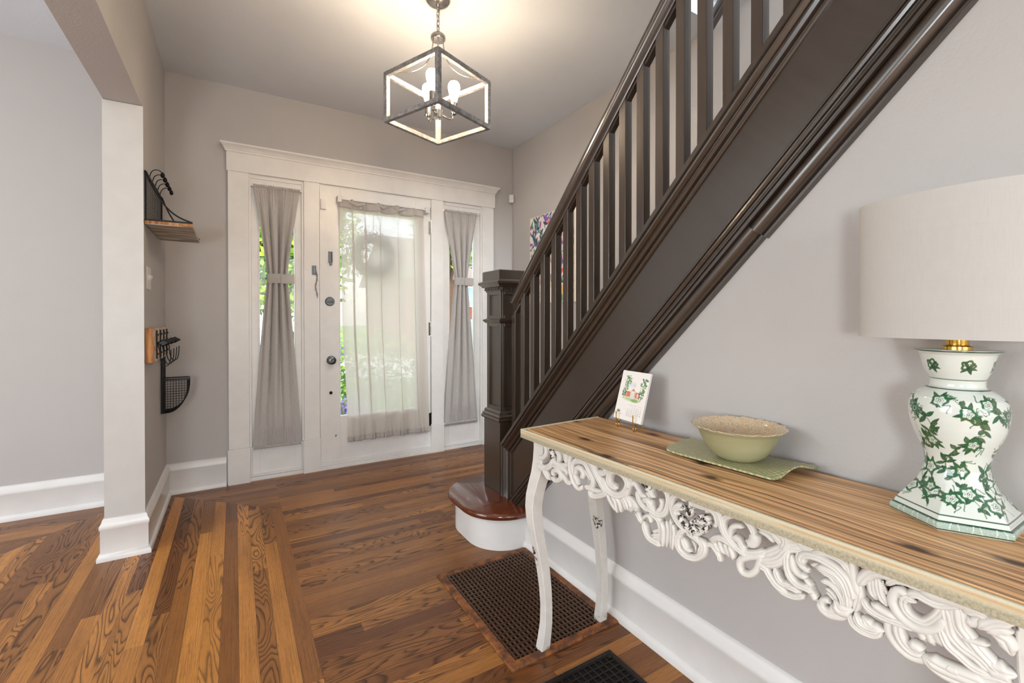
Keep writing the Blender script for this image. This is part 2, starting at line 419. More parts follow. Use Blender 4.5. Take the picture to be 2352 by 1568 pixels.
# floor boards --------------------------------------------------------
def clip(poly, a, b, c):              # keep a*x+b*y <= c
    out = []
    for i in range(len(poly)):
        p, q = poly[i - 1], poly[i]; dp = a * p[0] + b * p[1] - c; dq = a * q[0] + b * q[1] - c
        if (dp <= 0) != (dq <= 0):
            t = dp / (dp - dq); out.append((p[0] + t * (q[0] - p[0]), p[1] + t * (q[1] - p[1])))
        if dq <= 0: out.append(q)
    return out
def floor():
    rnd = random.Random(3); V = []; F = []; UV = []; ED = []; TN = []
    def boards(x0, x1, y0, y1, along, clips, step=.057):
        a0, a1, b0, b1 = (y0, y1, x0, x1) if along == 'y' else (x0, x1, y0, y1)
        n = int(round((b1 - b0) / step)) or 1; st = (b1 - b0) / n
        for i in range(n):
            a = a0 - rnd.random() * .8
            while a < a1:
                L = rnd.uniform(.7, 2.0); s, e = max(a, a0), min(a + L, a1); a += L
                if e - s < .002: continue
                u, w = b0 + i * st, b0 + (i + 1) * st
                poly = [(u, s), (w, s), (w, e), (u, e)] if along == 'y' else [(s, u), (e, u), (e, w), (s, w)]
                for c in clips: poly = clip(poly, *c)
                if len(poly) < 3: continue
                k = len(V); V.extend([(p[0], p[1], 0) for p in poly]); F.append(tuple(range(k, k + len(poly))))
                o1, o2 = rnd.random() * 60, rnd.random() * 60
                t = rnd.random() ** .9; tn = (t, rnd.random(), rnd.random(), 1)
                if along == 'x': tn = (t * .55, tn[1] * .85, tn[2], 1)
                for p in poly:
                    q = (p[1], p[0]) if along == 'y' else p
                    UV.append((q[0] + o1, q[1] + o2)); ED.append((q[0], (q[1] - u) / st)); TN.append(tn)
    m1 = (1, 1, 3.66 - .36)            # x+y <= : mitre of the hall border at the front left corner
    boards(-.45, .238, YB, 3.71, 'y', [m1])
    boards(.238, 2.27, YB, 3.71, 'x', [])
    boards(-.45, .238, 2.9, 3.71, 'x', [(-1, -1, -(3.66 - .36))])
    k = 1.30; cc = 3.467 + .754 * k    # y - k x <= cc : mitre in the left room
    boards(-1.6, -.45, YB, 3.71, 'y', [(-k, 1, cc)])
    boards(-1.6, -.45, YB, 3.71, 'x', [(k, -1, -cc)])
    boards(XL, -1.6, YB, 3.71, 'x', [])
    me = bpy.data.meshes.new('floor'); me.from_pydata(V, [], F)
    g = me.uv_layers.new(name='grain'); e = me.uv_layers.new(name='edge')
    li = [i for f in F for i in f]
    g.data.foreach_set('uv', [c for i in li for c in UV[i]]); e.data.foreach_set('uv', [c for i in li for c in ED[i]])
    a = me.color_attributes.new('tone', 'FLOAT_COLOR', 'CORNER'); a.data.foreach_set('color', [c for i in li for c in TN[i]])
    me.materials.append(M['oak']); o = bpy.data.objects.new('floor', me); COL.objects.link(o)
    tag(o, 'glossy brown oak strip floor with mitred borders', 'floor', None, 'structure')
floor()

# walls ----------------------------------------------------------------
m = MB(); m.box((XL, WF, 0), (.0, WF + .16, CH)); m.box((2.0, WF, 0), (WR + .1, WF + .16, CH)); m.box((0, WF, 2.2), (2.0, WF + .16, CH))
struct('wall_front', m, M['wall'], 'greige front wall around the entrance door', 'wall')
m = MB(); m.box((PX, PE, 0), (WL, WF, CH)); m.box((PX, YB, 2.19), (WL, PE, CH))
struct('wall_left', m, M['wall'], 'greige stub wall and dropped header between hall and side room', 'wall')
m = MB(); m.box((PX - .004, PE - .006, .15), (WL + .004, PE, 2.188))
struct('trim_4', m, simple('off_white_jamb_paint', srgb(202, 200, 195), .4, bumps=(30, .12, .002)), 'white painted end face of the stub wall', 'trim')
m = MB(); m.box((WR, YB, 0), (WR + .1, WF, CH)); m.box((WR, YB, CH), (WR + .1, SY, 5.3))
struct('wall_right', m, M['wall'], 'greige wall on the far side of the staircase', 'wall')
m = MB(); P0 = Vector((2.098, .499)); DD = Vector((-.711, .703)).normalized(); NN = Vector((-.703, -.711)).normalized()
def SL(t, n): return P0 + DD * t + NN * n
tt = lambda z, n: (z - (P0.y + NN.y * n)) / DD.y
lo = SL(tt(0.10, .335), .335); hi = SL(tt(CH, .335), .335)
m.prism([(YB, 0), (lo.x, 0), tuple(lo), tuple(hi), (YB, CH)], lambda p, h: (h, p[0], p[1]), WS, WS + .05)
m.box((WS, YB, CH), (WS + .05, SY, 5.3))
struct('wall_inner', m, M['wall'], 'greige sloping wall under the dark stair stringer', 'wall')
m = MB(); w0, w1 = -.9, 1.1
m.box((XL, YB - .15, 0), (w0, YB, 5.3)); m.box((w1, YB - .15, 0), (WR + .1, YB, 5.3)); m.box((w0, YB - .15, 0), (w1, YB, .7)); m.box((w0, YB - .15, 2.4), (w1, YB, 5.3))
struct('wall_back', m, M['wall'], 'greige wall behind the camera with a window opening', 'wall')
m = MB(); m.box((XL - .15, YB, 0), (XL, 0, CH)); m.box((XL - .15, 2.4, 0), (XL, WF + .1, CH)); m.box((XL - .15, 0, 0), (XL, 2.4, .7)); m.box((XL - .15, 0, 2.3), (XL, 2.4, CH))
struct('wall_side_room', m, M['wall'], 'greige side room wall with a window opening', 'wall')
m = MB(); m.box((XL, YB, CH), (WS, WF, CH + .12)); m.box((WS, SY, CH), (WR, WF, CH + .12))
struct('ceiling', m, M['ceiling'], 'smooth pale grey ceiling', 'ceiling')
m = MB(); m.box((WS, SY, CH + .12), (WR, SY + .1, 5.3)); m.box((WS, YB, 5.3), (WR + .1, SY + .1, 5.4))
struct('wall_upper', m, M['wall'], 'pale wall above the stairwell opening', 'wall')

# baseboards -------------------------------------------------------------
BP = [(0, 0), (.030, 0), (.030, .018), (.022, .03), (.018, .032), (.018, .145), (.022, .150), (.022, .165), (.014, .178), (.012, .190), (.006, .196), (.0, .198)]
def baseboard(name, path, label):
    m = MB(); m.sweep(path, BP, XY); return struct(name, m, M['trim'], label, 'baseboard', 40)
baseboard('baseboard_left', [(-.052, WF), (WL, WF), (WL, PE), (PX, PE), (PX, WF)][::-1], 'white baseboard wrapping the stub wall and corner')
baseboard('baseboard_side_room', [(XL, WF), (PX, WF)], 'white baseboard along the side room wall')
baseboard('baseboard_inner', [(WS, 1.93), (WS, YB)], 'white baseboard under the console table')
baseboard('baseboard_front', [(2.055, WF), (WR, WF), (WR, 2.45)], 'white baseboard right of the entrance door')

# door casing ---------------------------------------------------------------
YC = 3.683
def rbox(m, x0, x1, z0, z1, y0=YC, y1=WF + .12): m.box((x0, y0, z0), (x1, y1, z1))
def casing(name, x0, x1, zb, label, plinth=True):
    m = MB(); rbox(m, x0, x1, zb if plinth else 0, 2.165)
    if plinth: rbox(m, x0 - .006, x1 + .004, 0, zb, YC - .008)
    o = struct(name, m, M['trim'], label, 'door casing'); bevel(o, .002); return o
casing('trim_1', -.039, .086, .245, 'white left casing of the entrance')
casing('trim_2', .438, .546, .245, 'white post between left sidelight and door')
casing('trim_3', 1.436, 1.544, .245, 'white post between door and right sidelight')
casing('trim_5', 1.925, 2.041, .245, 'white right casing of the entrance')
m = MB(); rbox(m, -.046, 2.055, 2.165, 2.300, YC - .004, WF + .02)
m.sweep([(-.046, WF + .0), (-.046, YC - .004), (2.055, YC - .004), (2.055, WF)], [(0, 2.295), (.008, 2.295), (.008, 2.306), (.014, 2.312), (.018, 2.322), (.030, 2.334), (.036, 2.338), (.036, 2.350), (0, 2.350)], lambda p, h: (p.x, p.y, h))
rbox(m, .0, 2.0, 2.10, 2.17, YC + .02, WF + .12)
o = struct('trim_6', m, M['trim'], 'white header with crown moulding over the entrance', 'door casing', 30)

# sidelights and door --------------------------------------------------------
def frame(m, x0, x1, z0, z1, gx0, gx1, gz0, gz1, y0, y1):
    m.box((x0, y0, z0), (gx0, y1, z1)); m.box((gx1, y0, z0), (x1, y1, z1)); m.box((gx0, y0, z0), (gx1, y1, gz0)); m.box((gx0, y0, gz1), (gx1, y1, z1))
def ring(m, x0, x1, z0, z1, w, y0, y1):
    m.box((x0, y0, z0), (x0 + w, y1, z1)); m.box((x1 - w, y0, z0), (x1, y1, z1)); m.box((x0 + w, y0, z0), (x1 - w, y1, z0 + w)); m.box((x0 + w, y0, z1 - w), (x1 - w, y1, z1))
def sidelight(i, x0, x1, g0, g1, label):
    r = thing('window_%d' % i, ((x0 + x1) / 2, WF, 0), label, 'window', None, 'structure')
    m = MB(); frame(m, x0, x1, .0, 2.165, g0, g1, .40, 2.03, WF + .012, WF + .06)
    ring(m, x0, x1, .03, 2.150, .014, WF - .010, WF + .012)
    ring(m, g0 - .008, g1 + .008, .392, 2.038, .010, WF + .006, WF + .012)
    m.box((x0, WF - .012, 0), (x1, WF + .012, .028))
    bevel(m.build('window_frame', M['trim'], r), .0015)
    m = MB(); m.box((g0 - .004, WF + .034, .396), (g1 + .004, WF + .039, 2.034)); m.build('glass_pane', M['glass'], r)
    return r
sidelight(1, .086, .438, .151, .378, 'tall narrow sidelight window left of the door')
sidelight(2, 1.544, 1.925, 1.612, 1.860, 'tall narrow sidelight window right of the door')

door = thing('door_1', (.99, WF, 0), 'white entrance door with full-length glass', 'door', None, 'structure')
DX0, DX1, DZ0, DZ1 = .5495, 1.4325, .058, 2.152
m = MB(); frame(m, DX0, DX1, DZ0, DZ1, .697, 1.300, .395, 1.985, WF - .006, WF + .038)
ring(m, .689, 1.308, .387, 1.993, .008, WF - .010, WF - .004)
bevel(m.build('door_slab', M['trim'], door), .0015)
m = MB(); m.box((.693, WF + .014, .391), (1.304, WF + .019, 1.989)); m.build('glass_pane', M['glass'], door)
m = MB(); m.box((DX0 - .003, WF - .03, 0), (DX1 + .003, WF + .06, .03)); m.box((DX0, WF - .022, .03), (DX1, WF - .004, .06))
bevel(m.build('threshold', M['trim'], door), .003)
m = MB(); m.box((DX0 - .0035, WF + .0, .06), (DX0 - .0005, WF + .03, DZ1)); m.box((DX0, WF, DZ1 + .0005), (DX1, WF + .03, DZ1 + .004)); m.box((DX1 + .0005, WF, .06), (DX1 + .0035, WF + .03, DZ1)); m.build('door_gap', M['gap'], door)
def ylathe(m, prof, c, n=28, mi=None):  # lathe about the y axis, prof (radius, distance towards the room)
    m.loft([[(c[0] + r * math.cos(2 * math.pi * j / n), c[1] - d, c[2] + r * math.sin(2 * math.pi * j / n)) for j in range(n)] for r, d in prof], True, mi)
yd = WF - .006
m = MB(); ylathe(m, [(.033, 0), (.033, .006), (.028, .010), (.014, .012), (.013, .028), (.026, .036), (.030, .046), (.028, .056), (.018, .061), (.009, .060), (.009, .055), (.0005, .055)], (.628, yd, .831))
kn = m.build('door_knob', M['pewter'], door, 40)
m = MB(); ylathe(m, [(.034, 0), (.034, .008), (.029, .013), (.0005, .013)], (.620, yd, 1.279)); db = m.build('deadbolt', M['pewter'], door, 40)
m = MB(); m.box((.600, yd - .027, 1.272), (.640, yd - .010, 1.285)); bevel(m.build('thumb_turn', M['pewter'], db), .003)
m = MB(); ylathe(m, [(.012, 0), (.012, .003), (.008, .004), (.007, .001), (.0005, .001)], (.626, yd, .581)); m.build('lock_plug', M['black'], door, 40)
m = MB(); ylathe(m, [(.008, 0), (.008, .004), (.0005, .005)], (.659, yd, .250)); m.build('screw_plate', M['chrome'], door, 40)
m = MB()
for x in (.610, .632): m.box((x, yd - .012, 1.575), (x + .008, yd, 1.660))
m.box((.618, yd - .004, 1.575), (.632, yd, 1.66)); m.box((.618, yd - .016, 1.555), (.634, yd, 1.58))
bevel(m.build('chain_slot', M['pewter'], door), .0015)
for zc in (1.923, 1.06, .285):
    m = MB(); xh = 1.4345
    for k in range(5): m.lathe([(.0055, 0), (.0055, .020)], (xh, WF - .012, zc - .055 + k * .0225), 12)
    m.lathe([(.003, 0), (.003, .125)], (xh, WF - .012, zc - .0625), 8)
    m.box((xh - .02, WF - .008, zc - .055), (xh + .016, WF - .0055, zc + .055))
    m.build('hinge', M['chrome'] if zc > .5 else M['iron'], door, 40)
m = MB(); m.box((.555, yd - .020, 1.975), (.592, yd, 2.05)); m.box((.562, yd - .022, 1.985), (.585, yd - .02, 2.04)); bevel(m.build('contact_sensor', M['plastic'], door), .003)

ch = thing('door_chain', (.507, YC, 1.45), 'small metal security chain on the white post beside the deadbolt', 'door chain')
m = MB(); m.box((.492, YC - .004, 1.475), (.522, YC, 1.545)); m.box((.499, YC - .014, 1.485), (.515, YC - .004, 1.535)); bevel(m.build('chain_plate', M['pewter'], ch), .002)
m = MB()
for k in range(11):
    z = 1.49 - k * .0175; x = .522 + .006 * math.sin(k * .8); a = k % 2
    pts = [(x + (.0045 * math.cos(t) if a else 0), YC - .010 + (0 if a else .0045 * math.cos(t)), z + .011 * math.sin(t)) for t in np.linspace(0, 2 * math.pi, 12, endpoint=False)]
    m.tube(pts, .0016, 6, closed=True)
m.build('chain', M['pewter'], ch, 60)

# ------------------------------------------------------------------ curtains
def sheet(name, fn, mat, parent, nu=90, nv=90, thick=.0012, v0=0, v1=1):
    P = np.array([[fn(i / (nu - 1), v0 + (v1 - v0) * j / (nv - 1)) for i in range(nu)] for j in range(nv)])
    o = grid_obj(name, P, None, mat, parent)
    if thick:
        s = o.modifiers.new('cloth', 'SOLIDIFY'); s.thickness = thick
    return o
def side_curtain(cx, hw, zt, zm, zb, hm, hb, yy, label, seed):
    r = thing('sidelight_curtain', (cx, WF, 0), label, 'curtain', 'grey tied curtains on the sidelights')
    rn = random.Random(seed); ph = [rn.random() * 6.28 for _ in range(6)]
    def w(z):
        if z > zm: t = (z - zm) / (zt - zm); return hm + (hw - hm) * (t ** 1.15)
        t = (zm - z) / (zm - zb); return hm + (hb - hm) * (t ** .8)
    def fn(u, v):
        z = zt + (zb - zt) * v; hwz = w(z); s = u - .5
        tight = 1 - (hwz - hm) / (hw - hm)
        k = 3.7; inner = min(1, 3.5 * min(u, 1 - u)); q = 2 * math.pi * k * (u + .015 * math.sin(2.2 * v + ph[0])) + ph[1]
        y = ((.009 + .024 * tight) * math.sin(q) + .0022 * math.sin(2 * math.pi * 9 * u + ph[2] + 2 * v)) * (.35 + .65 * inner)
        edge = min(1, 8 * min(v + .0, 1 - v) + .25); y *= edge
        if v < .08 or v > .93: y += .003 * math.sin(2 * math.pi * 21 * u + ph[4]) * inner
        x = cx + 2 * hwz * (s + .045 * math.cos(q) * (.25 + tight) * inner)
        if v > .965: z += .003 * math.sin(60 * u + ph[4])
        return (x, yy - abs(hwz / hw) * 0 + y, z)
    sheet('curtain_cloth', fn, M['curtain'], r, 140, 110)
    m = MB()                          # gathered pockets on the two rods
    for zc, hh in ((zt, hw), (zb, hb)):
        rows = []
        for j in range(61):
            u = j / 60; x = cx + (u - .5) * 2 * hh; rr = .0085 + .0022 * math.sin(j * 2.1 + seed) + .001 * math.sin(j * 4.7)
            rows.append([(x, yy + rr * math.cos(a), zc + rr * 1.2 * math.sin(a)) for a in np.linspace(0, 2 * math.pi, 12, endpoint=False)])
        m.loft(rows); m.build('rod_pocket', M['curtain'], r, 60); m = MB()
    for z in (zt, zb):
        m = MB(); m.tube([(cx - hw - .014, yy, z), (cx + hw + .014, yy, z)], .0035, 8)
        for x in (cx - hw - .016, cx + hw + .002): m.box((x, yy - .006, z - .008), (x + .014, WF + .012, z + .008))
        m.build('curtain_rod', M['trim'], r, 40)
    m = MB(); rows = []               # tie band with its loose tab
    for z in (zm - .034, zm - .030, zm + .030, zm + .034):
        g = .002 if abs(z - zm) > .033 else .0
        rows.append([(cx + (hm + .006 - g) * math.cos(a), yy + (.034 - g) * math.sin(a), z) for a in np.linspace(0, 2 * math.pi, 40, endpoint=False)])
    m.loft(rows)
    m.box((cx + .02, yy - .040, zm - .036), (cx + hm + .045, yy - .034, zm + .032))
    bevel(m.build('tie_band', M['curtain'], r, 50), .002)
    return r
side_curtain(.262, .150, 2.085, 1.435, .235, .062, .158, WF - .022, 'grey tied curtain on the sidelight beside the door knob and chain', 4)
side_curtain(1.712, .158, 2.085, 1.475, .235, .058, .160, WF - .022, 'grey tied curtain on the sidelight beside the newel post', 9)

dc = thing('door_curtain', (1.05, WF, 0), 'sheer off-white linen curtain hung over the door glass', 'curtain')
rn = random.Random(2)
FO = [(.0, 0), (.06, 1), (.13, -.3), (.24, .6), (.31, -.6), (.39, .9), (.46, -.5), (.56, .8), (.63, -.8), (.70, .5), (.78, -.4), (.85, .9), (.91, -.6), (1, .3)]
def fold(u):
    for (a, x), (b, y) in zip(FO, FO[1:]):
        if a <= u <= b: t = (u - a) / (b - a); t = t * t * (3 - 2 * t); return x + (y - x) * t
    return 0
def dcf(u, v):
    zt = 2.052; zb = .200; z = zt + (zb - zt) * v
    if v < .10: z -= .012 * (1 - v / .10) * (math.sin(2 * math.pi * 4.0 * u + .5) * .5 + .5) * (0 if u < .1 else 1)
    xl = .678 + .062 * v + .006 * math.sin(9 * v); xr = 1.355 + .052 * v
    gather = .3 + .7 * (1 - v) if v < .9 else .3
    inner = min(1, 7 * min(u, 1 - u)); amp = .027 * (1 - .55 * max(0, v - .80) / .20) * (min(1, .35 + v * 6))
    q = 2 * math.pi * (6.3 * u + .35 * math.sin(5 * u)) + .8 + .25 * math.sin(2.3 * v)
    x = xl + (xr - xl) * u + amp * math.cos(q) * inner
    y = WF - .042 - .013 * math.sin(q) * inner - .003 * math.sin(2 * math.pi * 15 * u + 3 * v) * (0.2 + v ** 3)
    if v > .93: y += .005 * math.sin(2 * math.pi * 30 * u) * (v - .93) / .07
    return (x, y, z)
sheet('curtain_cloth', dcf, M['linen'], dc, 260, 120, 0)
def hdr(u, v):
    p = dcf(u, v); return (p[0], p[1] - .003, p[2])
sheet('header_band', hdr, M['linen_thick'], dc, 120, 6, .002, -.008, .028)
def hem(u, v):
    p = dcf(u, v); return (p[0], p[1] - .002 - .002 * math.sin(2 * math.pi * 34 * u), p[2] + .003 * math.sin(2 * math.pi * 27 * u))
sheet('bottom_hem', hem, M['linen_thick'], dc, 220, 6, .003, .982, 1.003)
m = MB(); m.box((.668, WF - .052, 2.058), (1.39, WF - .034, 2.066)); 
m.build('curtain_rod', M['plastic'], dc)
for x in (.668, 1.372):
    m = MB(); m.box((x, WF - .062, 2.035), (x + .032, WF - .008, 2.083)); bevel(m.build('rod_bracket', M['plastic'], dc), .004)
for u0, u1 in ((.10, .29), (.46, .54), (.61, .76)):
    m = MB()
    a = dcf(u0, 0); b = dcf(u1, 0)
    m.sweep([(a[0], a[2] + .004), ((a[0] + b[0]) / 2, a[2] - .020), (b[0], b[2] + .004)], [(-.008, 0), (.008, 0), (.008, .002), (-.008, .002)], lambda p, h: (p.x, WF - .060 - h, p.y))
    m.build('header_loop', M['linen_thick'], dc)

# ------------------------------------------------------------------ staircase
st = thing('staircase', (1.76, 2.0, 0), 'dark espresso staircase with square balusters and a rounded red-brown bottom step', 'staircase')
TOPT = 3.75                                                # how far up the flight is built
# bottom step
def bull(r, xc, yc, x1, y0, y1, n=20):
    pts = [(x1, y0), (xc, yc - r)] + arc((xc, yc), r, 270, 180, n)[1:]
    pts += [(xc - r, y1 - r)] + arc((xc, y1 - r), r, 180, 90, 12)[1:] + [(x1, y1)]
    return pts
m = MB(); m.prism(bull(.198, 1.225, 2.118, WR, 1.920, 2.44)[::-1], XY, 0, .160); m.build('starting_riser', M['trim'], st, 30)
m = MB()
base = bull(.198, 1.225, 2.118, WR, 1.920, 2.44)
def off_poly(P, d):
    out = []
    for i in range(len(P)):
        a, b, c = Vector(P[i - 1]), Vector(P[i]), Vector(P[(i + 1) % len(P)])
        d1 = (b - a); d2 = (c - b)
        d1 = d1.normalized() if d1.length > 1e-6 else d2.normalized(); d2 = d2.normalized() if d2.length > 1e-6 else d1
        n1 = Vector((-d1.y, d1.x)); n2 = Vector((-d2.y, d2.x)); q = 1 + n1.dot(n2)
        out.append(b + (n1 + n2) / (q if q > .3 else .3) * d)
    return out
sgn = 1
t1 = off_poly(base, -.03); t2 = off_poly(base, .03)
if max(abs(p[0]) for p in t1[1:-1]) : pass
big = t1 if min(p[0] for p in t1) < min(p[0] for p in t2) else t2
s_ = 1 if big is t2 else -1
rings = []
for o, z in ((.026, .160), (.034, .163), (.040, .172), (.041, .180), (.037, .190), (.030, .1945)):
    q = off_poly(base, s_ * o); rings.append([(min(p[0], WR - .002), p[1], z) for p in q])
m.loft(rings); m.build('starting_tread', M['tread'], st, 40)
m = MB(); ring_ = [[(min(p[0], WR - .002), p[1], z) for p in off_poly(base, s_ * o)] for o, z in ((.0, .138), (.009, .142), (.011, .150), (.006, .158), (0, .159))]
m.loft(ring_); m.build('cove_moulding', M['trim'], st, 40)
# upper steps (behind the stringer)
for k in range(1, 13):
    y = 2.02 - .2015 * k; z = .195 + .199 * k
    m = MB(); m.box((1.30, y - .20, z - .03), (WR - .002, y + .025, z)); bevel(m.build('tread', M['tread'], st), .008, 3)
    m = MB(); m.box((1.30, y - .018, z - .199), (WR - .002, y, z - .03)); m.build('riser', M['trim'], st)
# stringer board
SX = 1.252
TX = lambda p, h: (h, p[0], p[1])
yv = 2.128
a0 = SL((P0.x - yv - NN.x * 0) / -DD.x if 0 else ((yv - P0.x) / DD.x), 0)
tb = lambda n, z: (z - P0.y - NN.y * n) / DD.y
m = MB()
pA = (yv, .196); pB = tuple(SL((yv - P0.x) / DD.x, .004)); pC = tuple(SL(TOPT, .004)); pD = tuple(SL(TOPT, .30)); pE = tuple(SL(tb(.30, .196), .30))
m.prism([pA, pB, pC, pD, pE], TX, SX, SX + .043); sb = m.build('stringer', M['dark'], st)
# cap over the stringer
m = MB(); q0 = SL((yv - P0.x) / DD.x, -.008); q1 = SL(TOPT, -.008)
prof = [(-.0, -.030), (.0, .052), (.010, .052), (.010, -.030)]
m.sweep([tuple(q0), tuple(q1)], [(-o, h) for o, h in prof][::-1], lambda p, h: (SX + h, p.x, p.y)); m.build('stringer_cap', M['dark'], st)
# framing mouldings: one mitred run down the top edge, the end and back up the bottom edge
bw = .064
top_in = lambda t: SL(t, .0715); bot_in = lambda t: SL(t, .2310)
yi = 2.058
P1 = top_in(TOPT); ti = (yi - P0.x - NN.x * .0715) / DD.x; P2 = top_in(ti)
tj = (yi - P0.x - NN.x * .2310) / DD.x; P3 = bot_in(tj); P4 = bot_in(TOPT)
mp = [(0, 0), (.0, .004), (.004, .007), (.008, .007), (.010, .0035), (.015, .0035), (.018, .012), (.026, .016), (.032, .0135), (.034, .009), (.039, .009), (.042, .014), (.049, .020), (.054, .0205), (.056, .016), (.060, .016), (bw, .022), (bw + .006, .022), (bw + .006, 0)]
def sweep_frame(mb, path, prof, x):
    # offsets go outwards (away from the panel)
    mb.sweep(path, prof, lambda p, h: (x - h, p.x, p.y))
m = MB()
def outw(path, prof, x):
    # test the side by the first vertex
    d = (Vector(path[1]) - Vector(path[0])).normalized(); n = Vector((d.y, -d.x)); cen = Vector((1.9, .5))
    s = 1 if (Vector(path[0]) + n * .05 - SL(TOPT, .15)).length > (Vector(path[0]) - n * .05 - SL(TOPT, .15)).length else -1
    m.sweep(path, [(o * s, h) for o, h in prof], lambda p, h: (x - h, p.x, p.y))
mp = [(o, h * 1.4 if h > .0 else h) for o, h in mp]; outw([P1, P2, P3, P4], mp, SX); fr = m.build('panel_moulding', M['dark'], st, 25)
# half-round below with its groove, in two lengths
rp = [(.286, 0), (.296, -.006)] + [(.316 + .021 * math.cos(R(a)), .012 + .020 * math.sin(R(a))) for a in range(180, -1, -15)] + [(.339, .006), (.342, .010), (.349, .010), (.351, .0), (.351, -.03), (.286, -.03)]
for (ta, tb2, dn) in ((tb(.33, .10), 1.60, -.002), (1.60, TOPT, .004)):
    m = MB(); rings = [[(SX + .006 - h, SL(t, n + dn).x, SL(t, n + dn).y) for n, h in rp] for t in (ta, tb2)]
    if ta < .2:
        m.loft([[(x, y, max(z, .0)) for x, y, z in r] for r in rings])
    else: m.loft(rings)
    m.build('half_round_moulding', M['dark'], st, 35)
# newel post
nx0, nx1, ny0, ny1 = 1.222, 1.412, 2.140, 2.330
npost = MB(); npost.box((nx0 + .004, ny0 + .004, .1945), (nx1 - .004, ny1 - .004, .585))
nw = bevel(npost.build('newel_post', M['darkv'], st), .002)
def sq(o): return [(nx0 - o, ny0 - o), (nx1 + o, ny0 - o), (nx1 + o, ny1 + o), (nx0 - o, ny1 + o)]
def sqlathe(prof, name, mat=M['dark']):
    m = MB(); m.loft([[(p[0], p[1], z) for p in sq(o)] for o, z in prof]); return m.build(name, M['darkv'], nw)
sqlathe([(0, .585), (.006, .586), (.010, .594), (.006, .602), (.002, .604), (.004, .612), (-.004, .620), (-.006, .634), (-.014, .640)], 'base_moulding')
c = -.016
m = MB()
X0, X1, Y0, Y1 = nx0 - c, nx1 + c, ny0 - c, ny1 + c
m.box((X0 + .012, Y0 + .012, .638), (X1 - .012, Y1 - .012, 1.36))
def pface(axis, s, z0, z1, w=.024):
    e = .0
    if axis == 'x':
        x = X0 if s < 0 else X1 - .0125; y0, y1 = Y0, Y1
        for a in ((y0, y0 + w, z0, z1), (y1 - w, y1, z0, z1), (y0 + w, y1 - w, z0, z0 + w), (y0 + w, y1 - w, z1 - w, z1)): m.box((x, a[0], a[2]), (x + .0125, a[1], a[3]))
    else:
        y = Y0 if s < 0 else Y1 - .0125; x0, x1 = X0 + .0125, X1 - .0125
        for a in ((x0, x0 + w - .0125, z0, z1), (x1 - w + .0125, x1, z0, z1), (x0 + w - .0125, x1 - w + .0125, z0, z0 + w), (x0 + w - .0125, x1 - w + .0125, z1 - w, z1)): m.box((a[0], y, a[2]), (a[1], y + .0125, a[3]))
for z0, z1 in ((.638, 1.128), (1.142, 1.305)):
    for s in (-1, 1): pface('x', s, z0, z1); pface('y', s, z0, z1)
bevel(m.build('panelled_shaft', M['darkv'], nw), .0015)
sqlathe([(c, 1.122), (c + .006, 1.124), (c + .016, 1.134), (c + .018, 1.142), (c + .004, 1.148), (c, 1.150)], 'neck_band')
sqlathe([(c - .004, 1.296), (c + .004, 1.298), (c + .004, 1.322), (.004, 1.324), (.010, 1.334), (.020, 1.340), (.022, 1.350), (.016, 1.356), (.004, 1.358), (.002, 1.364), (.002, 1.412), (-.004, 1.416)], 'cap')
m = MB()
for i in range(15):
    t = i / 14
    x = X0 + .004 + (X1 - X0 - .012) * t; m.box((x, Y0 - .016, 1.306), (x + .006, Y0 - .003, 1.322))
    y = Y0 + .004 + (Y1 - Y0 - .012) * t; m.box((X0 - .016, y, 1.306), (X0 - .003, y + .006, 1.322))
m.build('dentil_band', M['darkv'], nw)
# handrail
RX = 1.302
ra = Vector((2.135, 1.232)); rb = Vector((1.105, 2.263)); rd = (rb - ra).normalized(); rn_ = Vector((-rd.y, rd.x))
rn_ = rn_ if rn_.y > 0 else -rn_
def RL(t, n): return ra + rd * t + rn_ * n
hp = [(-.014, -.058), (-.019, -.056), (-.022, -.050), (-.022, -.043), (-.030, -.038), (-.036, -.030), (-.037, -.022), (-.034, -.016), (-.034, -.012), (-.036, -.006), (-.030, .004), (-.016, .010), (0, .012)]
hp = hp + [(-x, n) for x, n in hp[-2::-1]]
t_end = 1.75; t_st = .012
m = MB(); m.loft([[(RX + x, RL(t + (n * -.9 if t < .1 else 0), n - .01).x, RL(t + (n * -.9 if t < .1 else 0), n - .01).y) for x, n in hp] for t in (t_st, t_end)])
m.build('handrail', M['dark'], st, 35)
# balusters
ysb = [1.664 + .0905 * i for i in range(5, 0, -1)] + [1.664, 1.571, 1.488, 1.399, 1.309, 1.218, 1.129, 1.041, .957, .867, .777, .686, .597, .508]
hb = .0175
for i, y in enumerate(ysb):
    yc = y - hb
    zb = P0.y + (P0.x - yc) * (-DD.y / DD.x) + .009
    if yc > 2.05: zb = max(zb, .52)
    zt = RL(0, -.064).y + (RL(0, -.064).x - yc) * (-rd.y / rd.x)
    z_r = lambda yy: RL(0, -.064).y + (RL(0, -.064).x - yy) * (-rd.y / rd.x)
    z_b = lambda yy: P0.y + (P0.x - yy) * (-DD.y / DD.x) - .004
    m = MB(); m.loft([[(RX - hb, yc - hb, f(yc - hb)), (RX + hb, yc - hb, f(yc - hb)), (RX + hb, yc + hb, f(yc + hb)), (RX - hb, yc + hb, f(yc + hb))] for f in (z_b, z_r)])
    bevel(m.build('baluster', M['darkv'], st), .0015)
    if i + 1 < len(ysb):              # fillet block between balusters under the rail
        ya, yb2 = yc - hb, ysb[i + 1] - 2 * hb + hb
        m = MB(); m.loft([[(RX - .012, yy, z_r(yy) - .001), (RX + .012, yy, z_r(yy) - .001), (RX + .012, yy, z_r(yy) - .017), (RX - .012, yy, z_r(yy) - .017)] for yy in (ya, ysb[i + 1])])
        m.build('rail_fillet', M['dark'], st)

